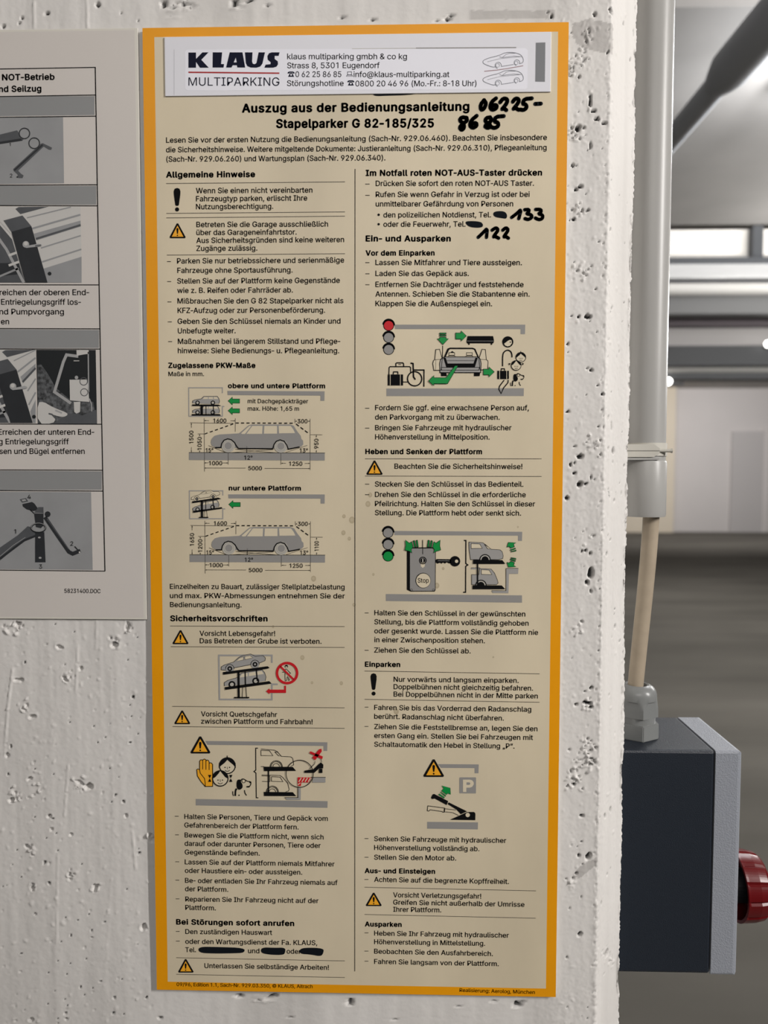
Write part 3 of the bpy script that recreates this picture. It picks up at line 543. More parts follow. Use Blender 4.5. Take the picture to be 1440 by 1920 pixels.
GLYPHS = '''A479~|16 0 201 509 276 509 463 0 395 0 287 302 264 372 232 478 245 478 213 371 191 302 85 0|110 142 110 199 370 199 370 142
B456~|60 0 60 509 241 509 289 504 329 491 359 469 381 442 394 410 398 374 395 344 387 320 356 286 315 267 315 262 339 257 363 245 385 227 402 203 414 173 418 136 413 100 400 67 377 39 344 18 301 4 247 0|125 57 245 57 296 63 330 80 349 105 355 137 352 161 342 184 327 203 306 218 279 228 248 231 125 231|125 285 238 285 288 296 308 309 323 326 333 348 336 372 330 403 313 429 283 446 240 452 125 452
C510~|267 -7 205 1 150 25 104 63 70 115 48 179 40 254 48 329 70 393 104 445 150 484 205 508 267 516 340 504 373 490 402 471 427 447 448 418 463 385 473 348 408 348 389 395 357 428 315 449 267 456 223 450 184 432 150 403 125 364 109 314 103 254 109 194 125 145 151 105 184 76 223 59 267 53 315 60 357 81 389 114 408 160 473 160 463 124 448 91 428 62 402 38 373 19 341 5 305 -4
D502~|219 0 96 0 96 57 215 57 272 63 318 81 354 110 379 149 394 198 399 255 394 312 379 361 354 399 320 428 275 446 221 452 93 452 93 509 225 509 294 501 353 478 399 441 433 391 455 329 462 255 455 181 433 119 398 68 351 31 291 8|125 509 125 0 60 0 60 509
E418~|60 0 60 509 372 509 372 452 125 452 125 286 355 286 355 229 125 229 125 57 375 57 375 0
F410~|60 0 60 509 369 509 369 452 125 452 125 278 346 278 346 221 125 221 125 0
G520~|269 -7 205 1 149 25 104 64 69 116 47 179 40 254 47 329 69 393 103 445 149 484 203 508 265 516 304 513 340 504 374 489 403 469 429 445 449 416 465 384 474 349 408 349 387 393 356 427 315 448 265 456 222 450 183 432 150 404 125 364 109 314 103 254 109 194 125 145 151 105 184 76 224 59 269 53 309 57 345 71 374 93 396 123 410 160 415 202 434 199 283 199 283 256 478 256 478 200 471 141 451 91 419 50 377 19 326 0
H517~|60 0 60 509 125 509 125 289 392 289 392 509 457 509 457 0 392 0 392 232 125 232 125 0
I300~|31 0 31 57 118 57 118 452 31 452 31 509 269 509 269 452 183 452 183 57 269 57 269 0
J396~|185 -7 124 3 75 33 44 81 33 145 33 173 98 173 98 145 104 104 122 74 149 56 185 50 220 56 248 74 266 104 272 145 272 509 336 509 336 145 326 81 294 33 246 3
K466~|104 145 104 216 139 261 174 303 212 344 364 509 448 509 231 276 228 276|60 0 60 509 125 509 125 334 124 225 125 193 125 0|372 0 188 259 228 309 449 0
L393~|60 0 60 509 125 509 125 57 361 57 361 0
M628~|60 0 60 509 152 509 277 187 287 159 299 123 311 84 322 49 307 49 318 83 330 121 342 158 352 187 476 509 568 509 568 0 504 0 504 291 504 327 505 369 506 413 507 457 513 457 498 409 482 363 467 322 456 291 342 0 286 0 170 291 159 321 145 361 129 408 112 457 119 457 120 416 121 372 122 328 122 291 122 0
N523~|60 0 60 509 136 509 343 183 363 151 388 107 414 55 405 54 401 108 399 157 399 195 399 509 463 509 463 0 387 0 202 290 177 331 148 381 108 452 119 454 122 384 124 328 125 291 125 0
O533~|267 -7 205 1 150 25 105 63 70 115 48 179 40 254 48 329 70 393 105 445 150 484 205 508 267 516 329 508 384 484 429 445 464 393 486 329 493 254 486 179 464 115 429 63 384 25 329 1|267 53 310 59 349 76 383 105 408 144 425 194 430 254 425 314 408 365 383 404 349 433 310 450 267 456 223 450 184 433 151 404 125 364 109 314 103 254 109 194 125 144 151 105 184 76 223 59
P444~|60 0 60 509 235 509 289 503 332 487 366 462 390 430 404 391 409 348 404 304 390 265 366 233 332 207 289 191 235 186 109 186 109 242 233 242 269 246 297 256 318 272 333 294 342 319 344 348 342 376 333 402 318 423 297 439 268 449 232 452 125 452 125 0
Q533~|245 159 313 159 369 85 384 65 468 -48 401 -48 346 27 331 46|267 -7 205 1 150 25 105 63 70 115 48 179 40 254 48 329 70 393 105 445 150 484 205 508 267 516 329 508 384 484 429 445 464 393 486 329 493 254 486 179 464 115 429 63 384 25 329 1|267 53 310 59 349 76 383 105 408 144 425 194 430 254 425 314 408 365 383 404 349 433 310 450 267 456 223 450 184 433 151 404 125 364 109 314 103 254 109 194 125 144 151 105 184 76 223 59
R449~|60 0 60 509 236 509 290 504 333 489 367 465 390 433 405 395 409 352 405 309 390 271 367 240 333 217 289 203 236 198 96 198 96 255 234 255 269 258 298 267 319 281 334 300 342 324 345 352 342 380 334 405 319 425 298 440 269 449 233 452 125 452 125 0|353 0 230 229 303 229 428 0
S446~|224 -9 172 -4 128 9 91 31 64 60 46 96 38 137 104 137 110 110 123 88 142 71 166 59 224 49 257 52 286 60 311 74 329 92 341 114 346 139 342 161 332 179 296 205 245 222 184 239 128 260 86 289 60 326 52 372 58 413 75 448 102 476 138 498 180 511 227 516 275 511 316 498 351 476 377 449 394 415 401 378 337 378 326 412 302 437 267 453 225 459 194 456 167 448 145 435 129 418 118 398 115 376 119 352 131 334 169 308 212 293 264 279 312 264 359 238 395 198 405 171 408 139 403 99 386 64 360 34 323 11 278 -4
T448~|32 452 32 509 417 509 417 452 257 452 257 0 193 0 193 452
U517~|259 -8 203 -2 154 15 114 43 85 80 66 124 60 173 60 509 124 509 124 178 128 144 141 113 160 87 187 68 220 56 259 52 298 56 331 68 357 87 377 113 389 144 393 178 393 509 457 509 457 173 451 124 433 80 403 43 363 15 315 -2
V479~|204 0 16 509 84 509 192 206 215 137 248 31 235 31 267 138 290 206 395 509 463 509 278 0
W686~|155 0 16 509 82 509 163 196 175 145 187 94 197 40 189 40 200 94 211 145 224 196 306 509 380 509 462 196 474 145 486 94 497 40 488 40 499 94 510 145 523 196 603 509 670 509 530 0 455 0 368 323 351 391 336 475 350 475 335 395 318 323 230 0
Z438~|42 0 42 46 273 385 306 431 341 476 348 454 285 452 223 452 40 452 40 509 397 509 397 462 169 129 134 81 97 33 90 54 152 57 214 57 399 57 399 0
a389~|160 -9 126 -5 94 5 68 22 48 45 35 73 30 108 34 138 43 161 58 179 78 193 125 211 178 220 234 227 265 235 273 243 276 255 276 257 267 297 240 322 196 331 149 322 118 301 100 274 41 291 57 322 79 346 104 364 133 375 194 384 239 379 286 360 306 343 322 320 333 290 337 251 337 0 277 0 277 52 272 52 252 25 215 1|170 45 202 49 228 59 248 74 263 93 272 115 276 138 276 190 259 182 231 176 200 171 175 168 134 159 103 139 95 124 92 105 102 72 130 52
b424~|229 -8 198 -5 172 4 138 31 118 59 112 59 112 0 53 0 53 509 114 509 114 319 118 319 137 346 171 373 197 381 229 384 274 378 313 361 345 332 370 293 385 245 390 189 385 133 370 84 346 45 313 16 274 -2|220 47 253 51 279 66 301 88 316 117 325 151 328 189 325 227 316 261 301 290 280 311 253 325 220 330 188 325 161 312 140 291 125 263 116 229 113 189 116 150 125 115 140 86 162 65 188 51
c395~|207 -8 159 -2 117 16 82 46 56 85 40 133 34 187 40 243 56 291 82 330 117 360 159 378 207 384 260 377 305 356 340 322 362 277 303 262 290 289 270 311 242 325 207 330 173 325 145 310 124 287 108 258 99 224 96 187 99 151 108 117 124 89 145 66 173 51 207 46 243 52 271 66 292 89 304 117 363 102 341 56 306 21 261 -1
d424~|195 -8 151 -2 111 16 79 45 55 84 39 133 34 189 39 245 55 293 79 332 112 361 151 378 196 384 228 381 253 373 287 346 306 319 311 319 311 509 372 509 372 0 313 0 313 59 307 59 287 31 252 4 227 -5|205 47 236 51 263 65 284 86 299 115 309 150 312 189 309 229 300 263 284 291 263 312 237 325 205 330 172 325 145 311 124 290 108 261 99 227 96 189 99 151 109 117 124 88 145 66 172 51
e404~|212 -8 161 -2 117 16 82 46 56 85 40 132 34 187 39 242 55 290 81 329 115 359 157 378 205 384 266 374 294 361 319 341 341 315 357 282 368 242 371 194 371 169 75 169 75 221 338 221 310 202 307 237 298 269 283 294 263 314 237 326 205 330 173 326 146 313 125 294 109 270 99 241 96 211 96 178 100 139 110 106 128 80 151 61 179 50 212 46 254 53 285 73 306 105 365 91 353 63 335 39 311 19 283 4 249 -5
f253~|228 379 228 327 6 327 6 379|81 0 81 432 84 461 96 486 113 505 135 519 187 530 222 527 243 521 227 468 215 472 195 474 171 470 154 460 145 443 142 419 142 0
g425~|207 -151 168 -148 134 -140 82 -110 51 -69 101 -41 122 -66 154 -88 207 -97 249 -92 282 -75 304 -47 311 -6 311 68 306 68 287 41 252 16 227 8 195 5 152 10 113 27 80 53 55 90 39 136 34 191 39 246 55 293 80 332 112 361 152 378 196 384 228 382 253 373 288 346 308 319 313 319 313 379 372 379 372 -9 367 -54 350 -90 324 -117 291 -136 251 -147|205 59 237 63 264 75 285 95 300 121 309 154 312 193 309 231 300 264 285 291 264 312 237 325 205 330 172 325 145 312 124 290 109 262 99 229 96 193 99 155 109 123 124 96 145 76 172 63
h410~|114 227 114 0 53 0 53 509 114 509 114 287 102 287 124 332 152 362 187 379 227 384 264 380 295 369 321 349 341 321 353 285 357 240 357 0 296 0 296 235 290 275 273 304 246 323 210 329 184 326 161 317 141 303 126 283 117 257
i166~|53 0 53 379 114 379 114 0|84 443 67 446 54 455 44 468 41 483 44 499 54 512 67 521 84 524 100 521 114 512 123 499 126 483 123 468 114 455 100 446
j166~|53 379 114 379 114 -30 111 -63 102 -90 86 -113 65 -129 37 -139 4 -143 -10 -143 -10 -87 2 -87 25 -83 40 -72 50 -54 53 -29|83 443 67 446 53 455 44 468 41 483 44 499 53 512 67 521 83 524 100 521 114 512 123 499 126 483 123 468 114 455 100 446
k380~|110 137 110 212 121 212 284 379 360 379 184 199 177 199|53 0 53 509 114 509 114 0|294 0 148 186 191 229 372 0
l189~|139 -2 101 3 74 20 58 47 53 84 53 509 114 509 114 99 120 62 130 54 146 52 160 53 170 54 181 3 162 -1
m609~|53 0 53 379 112 379 112 295 108 295 118 323 132 346 172 376 219 386 257 380 287 361 309 331 321 295 312 295 322 321 337 343 381 375 437 386 468 383 497 372 522 354 541 328 553 296 557 255 557 0 496 0 496 254 490 289 473 313 447 326 419 330 395 328 374 320 345 290 335 247 335 0 274 0 274 260 269 288 253 311 229 326 199 330 158 320 140 307 126 289 117 266 114 238 114 0
n409~|114 227 114 0 53 0 53 379 112 379 112 287 102 287 124 332 152 362 187 379 227 384 264 380 295 369 321 349 341 321 353 285 357 240 357 0 296 0 296 235 290 275 273 304 246 323 210 329 184 326 161 317 141 303 126 283 117 257
o415~|207 -8 159 -2 117 16 82 46 56 85 40 133 34 187 40 243 56 291 82 330 117 360 159 378 207 384 256 378 299 360 333 330 359 291 376 243 381 187 376 133 359 85 333 46 299 16 256 -2|207 46 242 51 270 66 292 89 307 117 316 151 319 187 316 224 307 258 292 287 270 310 242 325 207 330 173 325 145 310 124 287 108 258 99 224 96 187 99 151 108 117 124 89 145 66 173 51
p424~|53 -143 53 379 112 379 112 319 118 319 137 346 171 373 197 381 229 384 274 378 313 361 345 332 370 293 385 245 390 189 385 133 370 84 346 45 313 16 274 -2 229 -8 198 -5 173 4 138 31 118 59 114 59 114 -143|220 47 253 51 279 66 301 88 316 117 325 151 328 189 325 227 316 261 301 290 280 311 253 325 220 330 188 325 161 312 140 291 125 263 116 229 113 189 116 150 125 115 140 86 162 65 188 51
q424~|372 -143 311 -143 311 59 306 59 287 31 252 4 227 -5 195 -8 151 -2 111 16 79 45 55 84 39 133 34 189 39 245 55 293 79 332 112 361 151 378 196 384 228 381 253 373 287 346 307 319 313 319 313 379 372 379|205 47 236 51 263 65 284 86 299 115 309 150 312 189 309 229 300 263 284 291 263 312 237 325 205 330 172 325 145 311 124 290 108 261 99 227 96 189 99 151 109 117 124 88 145 66 172 51
r259~|53 0 53 379 112 379 112 321 115 321 130 347 152 367 181 380 213 385 229 384 243 384 243 322 230 324 207 326 182 323 159 315 140 301 126 284 117 262 114 237 114 0
s365~|182 -8 145 -5 112 3 84 18 62 38 45 63 36 94 94 107 105 79 124 60 150 49 181 45 217 50 244 62 262 81 268 103 265 121 254 136 237 147 212 155 149 170 104 186 72 208 53 237 47 274 51 305 65 332 87 354 115 370 149 381 187 384 223 381 254 372 279 358 299 339 324 290 268 277 258 298 243 316 219 328 187 333 156 329 131 317 114 299 109 277 112 258 124 243 172 223 229 209 275 194 306 171 325 142 331 107 326 75 312 47 290 24 260 6 223 -5
t227~|204 379 204 327 6 327 6 379|65 471 126 471 126 98 128 76 136 61 150 53 170 50 185 51 202 54 213 2 192 -3 168 -4 125 2 92 21 72 52 65 93
u410~|182 -5 146 -1 115 11 89 31 69 59 57 95 53 139 53 379 114 379 114 144 119 105 137 75 164 56 200 50 226 53 249 62 268 77 283 97 293 122 296 153 296 379 357 379 357 0 298 0 298 92 307 92 286 47 257 17 222 0
v389~|163 0 17 379 84 379 165 155 187 87 206 21 184 21 203 87 224 155 305 379 371 379 226 0
w567~|138 0 23 379 87 379 133 214 154 137 175 41 165 41 186 135 206 214 252 379 316 379 362 214 382 136 402 41 391 41 413 135 434 214 480 379 545 379 429 0 368 0 319 172 305 225 291 280 277 338 291 338 277 280 263 225 248 172 199 0
x378~|21 0 171 218 171 171 29 379 100 379 147 306 179 253 207 206 175 206 202 253 233 306 282 379 352 379 209 169 209 214 358 0 287 0 231 85 200 136 173 182 205 182 178 136 148 85 91 0
y389~|47 -139 61 -86 71 -87 104 -89 130 -74 151 -36 163 -1 17 379 84 379 165 155 187 87 206 21 184 21 202 87 224 155 305 379 371 379 204 -58 177 -107 139 -136 91 -145 65 -143
z380~|42 0 42 46 254 320 254 323 48 323 48 379 333 379 333 331 126 60 126 56 339 56 339 0
ä389~|160 -9 126 -5 94 5 68 22 48 45 35 73 30 108 34 138 43 161 58 179 78 193 125 211 178 220 234 227 265 235 273 243 276 255 276 257 267 297 240 322 196 331 149 322 118 301 100 274 41 291 57 322 79 346 104 364 133 375 194 384 239 379 286 360 306 343 322 320 333 290 337 251 337 0 277 0 277 52 272 52 252 25 215 1|170 45 202 49 228 59 248 74 263 93 272 115 276 138 276 190 259 182 231 176 200 171 175 168 134 159 103 139 95 124 92 105 102 72 130 52|261 443 246 446 233 455 224 468 221 483 224 499 233 512 246 520 261 523 277 520 290 512 299 499 301 483 299 468 290 455 277 446|117 443 102 446 89 455 80 468 77 483 80 499 89 512 102 520 117 523 133 520 146 512 155 499 158 483 155 468 146 455 133 446
ö415~|207 -8 159 -2 117 16 82 46 56 85 40 133 34 187 40 243 56 291 82 330 117 360 159 378 207 384 256 378 299 360 333 330 359 291 376 243 381 187 376 133 359 85 333 46 299 16 256 -2|207 46 242 51 270 66 292 89 307 117 316 151 319 187 316 224 307 258 292 287 270 310 242 325 207 330 173 325 145 310 124 287 108 258 99 224 96 187 99 151 108 117 124 89 145 66 173 51|279 443 264 446 251 455 242 468 239 483 242 499 251 512 264 520 279 523 295 520 308 512 317 499 320 483 317 468 308 455 295 446|136 443 120 446 107 455 98 468 95 483 98 499 107 512 120 520 136 523 151 520 164 512 173 499 176 483 173 468 164 455 151 446
ü410~|182 -5 146 -1 115 11 89 31 69 59 57 95 53 139 53 379 114 379 114 144 119 105 137 75 164 56 200 50 226 53 249 62 268 77 283 97 293 122 296 153 296 379 357 379 357 0 298 0 298 92 307 92 286 47 257 17 222 0|277 443 261 446 248 455 239 468 236 483 239 499 248 512 261 520 277 523 292 520 305 512 314 499 317 483 314 468 305 455 292 446|133 443 118 446 104 455 96 468 93 483 96 499 104 512 118 520 133 523 149 520 162 512 170 499 173 483 170 468 162 455 149 446
Ö533~|267 -7 205 1 150 25 105 63 70 115 48 179 40 254 48 329 70 393 105 445 150 484 205 508 267 516 329 508 384 484 429 445 464 393 486 329 493 254 486 179 464 115 429 63 384 25 329 1|267 53 310 59 349 76 383 105 408 144 425 194 430 254 425 314 408 365 383 404 349 433 310 450 267 456 223 450 184 433 151 404 125 364 109 314 103 254 109 194 125 144 151 105 184 76 223 59|339 572 323 575 310 584 301 597 298 612 301 628 310 641 323 650 339 653 355 650 368 641 376 628 379 612 376 597 368 584 355 575|195 572 180 575 167 584 158 597 155 612 158 628 167 641 180 650 195 653 211 650 224 641 233 628 236 612 233 597 224 584 211 575
ß441~|122 362 122 0 60 0 60 362 70 429 99 477 143 506 197 516 229 512 260 503 289 486 312 463 327 432 332 393 325 351 309 322 292 299 285 272 288 256 297 241 327 215 362 188 391 152 400 129 403 100 399 69 386 42 366 21 340 6 307 -4 269 -7 207 1 164 20 187 74 217 58 265 50 297 53 321 64 337 81 342 104 339 123 330 139 300 167 264 194 235 227 226 247 223 272 230 306 247 329 264 353 272 388 266 420 250 442 226 455 197 459 164 453 141 435 127 405
0453~|227 -7 174 1 130 24 95 62 69 113 53 178 48 254 53 330 69 395 95 447 130 484 174 508 227 516 279 508 323 484 358 447 384 395 400 330 405 254 400 178 384 113 359 62 323 24 279 1|227 50 261 56 290 74 313 103 330 144 340 194 344 254 340 314 330 365 313 405 290 435 261 453 227 460 192 453 163 435 140 405 123 365 113 314 109 254 113 194 123 144 140 103 163 74 192 56
1453~|76 0 76 55 391 55 391 0|276 509 276 0 212 0 212 448 209 448 86 358 86 427 198 509
2453~|64 0 64 47 234 229 282 282 311 327 320 371 317 397 308 419 293 436 273 449 224 460 196 457 172 447 153 433 139 413 130 390 127 362 66 362 71 405 86 442 111 473 143 496 182 511 225 516 268 511 306 497 337 474 361 445 376 411 381 372 371 318 336 259 267 180 153 60 153 57 389 57 389 0
3453~|218 -7 173 -3 133 10 98 30 70 57 52 91 44 132 109 132 115 107 126 87 144 71 165 59 219 50 275 61 297 74 315 93 325 116 329 145 326 172 316 196 299 217 275 234 242 244 201 248 157 248 157 299 288 448 288 452 70 452 70 509 372 509 372 461 211 278 211 289 264 288 308 276 344 253 371 222 387 186 393 145 387 103 370 66 344 36 309 12 266 -2
4453~|40 105 40 158 247 509 311 509 109 166 109 163 413 163 413 105|282 0 282 121 282 146 282 318 343 318 343 0
5453~|221 -7 178 -2 140 11 108 32 83 60 66 93 60 130 122 130 127 108 138 89 173 60 221 50 250 53 276 64 298 82 314 104 324 131 328 162 324 193 314 221 297 244 275 262 248 273 218 277 167 268 128 246 67 253 96 509 366 509 366 452 151 452 134 301 136 301 178 325 229 334 263 330 294 321 321 306 345 285 364 260 379 231 388 199 391 163 385 117 369 76 343 41 309 15 268 -1
6453~|226 -7 182 -1 142 15 109 40 84 74 69 115 64 162 68 199 80 239 137 340 252 509 322 509 151 261 145 261 165 288 196 307 235 314 278 309 316 295 346 271 370 240 384 201 389 157 384 112 368 73 343 39 310 14 271 -2|226 48 254 52 279 63 299 79 314 101 324 128 327 157 324 187 314 213 299 235 279 251 254 262 226 265 198 262 174 252 153 235 138 214 128 188 125 158 128 128 138 102 153 79 174 63 198 52
7453~|97 0 323 448 323 452 62 452 62 509 391 509 391 449 165 0
8453~|226 -7 178 -2 136 11 101 33 74 62 57 96 52 135 55 166 65 195 81 220 101 241 125 256 153 265 153 267 119 282 93 308 76 342 70 380 75 417 90 450 114 477 146 498 184 511 226 516 269 511 306 498 337 477 361 450 377 417 382 380 376 342 359 308 333 282 300 267 300 265 327 256 351 241 372 220 387 195 397 166 401 135 395 96 378 62 352 33 317 11 275 -2|226 49 258 52 285 60 307 74 323 91 333 113 337 139 333 165 322 189 305 208 283 223 256 232 226 235 196 232 169 223 147 208 130 189 119 165 115 139 119 113 129 91 145 74 167 60 195 52|226 290 274 300 293 313 307 330 316 351 319 376 316 399 308 420 294 437 275 449 226 460 177 449 159 437 145 420 136 399 133 376 136 351 145 330 159 313 178 300
9453~|226 516 271 510 310 494 343 468 368 434 384 393 389 347 385 309 373 270 315 168 200 0 130 0 301 248 307 248 287 221 257 202 218 195 175 199 137 214 106 237 83 269 68 307 64 352 69 397 85 436 110 469 143 494 182 510|226 460 199 457 174 446 154 429 138 407 129 381 125 352 129 322 138 295 154 274 174 257 199 247 226 243 254 247 279 257 299 273 314 295 324 321 327 350 324 381 314 407 299 429 279 446 254 457
.187~|95 -4 78 -1 63 9 53 24 50 41 53 59 63 73 78 83 95 87 113 83 128 73 138 59 141 41 138 24 128 9 113 -1
,187~|38 -119 68 71 137 71 84 -119
:187~|95 -4 78 -1 63 9 53 24 50 41 53 59 63 73 78 83 95 87 113 83 128 73 138 59 141 41 138 24 128 9 113 -1|95 271 78 274 63 284 53 299 50 316 53 334 63 349 78 359 95 362 113 359 128 349 138 334 141 316 138 299 128 284 113 274
-453~|337 244 337 188 114 188 114 244
–349~|350 244 350 188 0 188 0 244
/249~|235 533 71 -76 14 -76 178 533
(273~|89 207 101 324 132 441 177 539 236 539 191 428 161 313 151 207 160 115 188 16 236 -96 177 -96 139 -21 111 55 95 131
)273~|37 -96 86 18 113 116 122 207 112 313 82 428 37 539 97 539 142 441 173 323 184 207 178 130 161 53 134 -22 97 -96
!196~|67 160 63 509 132 509 128 160|98 -4 81 -1 66 9 56 24 52 41 56 58 66 73 81 83 98 86 116 83 130 73 140 58 143 41 140 24 130 9 116 -1
&447~|197 -7 150 -2 110 12 78 34 54 62 39 96 34 133 37 163 47 189 85 235 140 279 216 335 237 352 255 375 262 405 258 427 245 445 226 457 201 461 168 453 145 431 137 399 145 363 169 327 204 284 438 0 364 0 171 231 121 293 87 344 78 370 75 398 79 430 91 458 109 481 134 499 165 510 200 513 235 510 266 499 290 482 308 459 320 433 324 404 315 362 291 325 256 293 154 217 110 174 100 154 97 131 100 108 109 87 124 70 143 57 166 49 193 46 223 50 251 59 301 95 321 121 336 151 346 186 349 224 408 224 405 180 397 144 371 92 345 62 333 47 305 23 271 7 234 -3
@676~|355 -135 284 -130 221 -114 167 -88 122 -53 87 -8 61 46 45 109 40 179 46 248 61 309 87 363 123 408 167 444 220 470 281 486 349 492 415 486 472 469 522 442 562 407 594 366 617 319 631 268 635 215 631 142 615 76 599 49 579 28 551 15 517 11 476 17 441 36 429 50 423 68 420 68 408 48 388 30 361 17 326 13 285 18 251 35 224 62 204 96 192 137 188 182 193 226 207 265 228 297 257 322 291 338 330 343 360 340 385 331 416 306 419 306 419 335 474 335 474 110 476 91 485 74 499 63 518 59 540 63 557 76 568 97 576 127 581 215 577 259 567 301 548 339 523 373 490 402 450 424 402 438 347 442 292 438 242 424 199 402 164 372 135 334 115 289 102 236 98 178 102 119 115 66 135 21 165 -17 201 -46 246 -68 298 -81 357 -85 412 -80 458 -69 489 -59 504 -107 464 -120 411 -131|329 65 359 68 382 78 400 95 412 118 422 185 419 221 411 249 399 269 381 282 331 292 305 288 283 277 265 260 252 239 242 185 251 125 262 101 279 81 301 69
©636~|173 254 178 293 193 328 216 358 247 382 282 397 321 402 355 398 386 386 414 368 436 345 452 317 460 286 400 286 391 309 372 328 348 340 321 344 297 341 276 332 243 299 234 278 231 254 234 230 243 209 276 177 297 168 321 165 347 169 370 181 386 199 395 223 455 223 447 191 432 163 411 140 385 122 355 110 321 107 282 112 247 126 216 150 193 180 178 215|318 -8 266 -3 216 12 172 37 133 69 101 108 76 153 61 202 56 254 61 307 76 356 101 401 133 440 172 472 216 496 266 511 318 517 371 511 420 496 465 472 504 440 536 401 560 356 575 307 580 254 575 202 560 153 536 108 504 69 465 37 420 12 371 -3|318 51 359 55 397 67 432 86 462 111 487 141 506 176 517 214 521 254 517 295 506 333 487 368 462 398 432 423 397 442 359 454 318 457 278 454 240 442 205 423 175 398 150 368 131 333 119 295 115 254 119 214 131 176 150 141 175 111 205 86 240 67 278 55
°316~|158 283 128 287 101 298 77 316 59 340 47 367 43 397 47 428 59 455 77 479 101 497 128 509 158 513 188 509 216 497 239 479 257 455 269 428 273 397 269 367 257 340 239 316 216 298 188 287|158 334 190 343 213 366 222 397 213 430 190 453 158 462 126 453 103 430 95 397 103 366 126 343
„286~|38 -119 68 71 138 71 85 -119|161 -119 192 71 261 71 208 -119
“300~|52 318 104 509 151 509 121 318|175 318 228 509 274 509 244 318
•388~|194 93 166 96 139 107 117 124 100 147 89 173 85 202 89 231 100 257 117 279 139 296 166 307 194 311 223 307 249 296 272 279 289 257 300 231 304 202 300 173 289 147 272 124 249 107 223 96
 187~'''

# ------------------------------------------------------------------ printing on flat sheets
GL = {}
for _ln in GLYPHS.split('\n'):
    ch = _ln[0]; body = _ln[1:]
    w_, rest = body.split('~', 1)
    cs = []
    for c in rest.split('|'):
        if c:
            q = [int(v) for v in c.split(' ')]; cs.append([(q[k], q[k + 1]) for k in range(0, len(q), 2)])
    GL[ch] = (int(w_), cs)
_hx = [p[0] for c in GL['-'][1] for p in c]; GL['-'] = (max(_hx) - min(_hx) + 60, [[(x - min(_hx) + 30, y) for x, y in c] for c in GL['-'][1]])
GL['1'] = (440, [c for c in GL['1'][1] if len(c) > 5])
def poly_area(c): return sum(c[i][0] * c[(i + 1) % len(c)][1] - c[(i + 1) % len(c)][0] * c[i][1] for i in range(len(c))) / 2
def inside(p, c):
    r = False
    for i in range(len(c)):
        a, b = c[i], c[i - 1]
        if (a[1] > p[1]) != (b[1] > p[1]) and p[0] < (b[0] - a[0]) * (p[1] - a[1]) / (b[1] - a[1]) + a[0]: r = not r
    return r
GC = {}
def glyph(ch, bold):
    key = (ch, bold)
    if key in GC: return GC[key]
    w_, cs = GL.get(ch, GL['-'])
    outs = [c for c in cs if poly_area(c) < 0]; holes = [c for c in cs if poly_area(c) > 0]
    vs, fs = [], []
    for o in outs:
        hs = [h for h in holes if inside(h[0], o)]
        loops = [[Vector((*p, 0)) for p in l] for l in [o] + hs]
        flat = [p for l in [o] + hs for p in l]
        base = len(vs); vs += flat
        for tri in tessellate_polygon(loops): fs.append(tuple(base + k for k in tri))
    if bold > 0:                                  # heavier weight: the outline struck several times round a small circle
        v0, f0, n0 = vs, fs, len(vs); vs, fs = [], []
        for k in range(6):
            a = math.pi / 3 * k + .26
            vs += [(x + bold * math.cos(a), y + bold * .8 * math.sin(a)) for x, y in v0]; fs += [tuple(i + k * n0 for i in f) for f in f0]
    xs = [p[0] for p in vs] or [0]
    GC[key] = (w_ + (bold or 0) * 1.5, vs, fs, min(xs), max(xs))
    return GC[key]
STEP = 0.00004
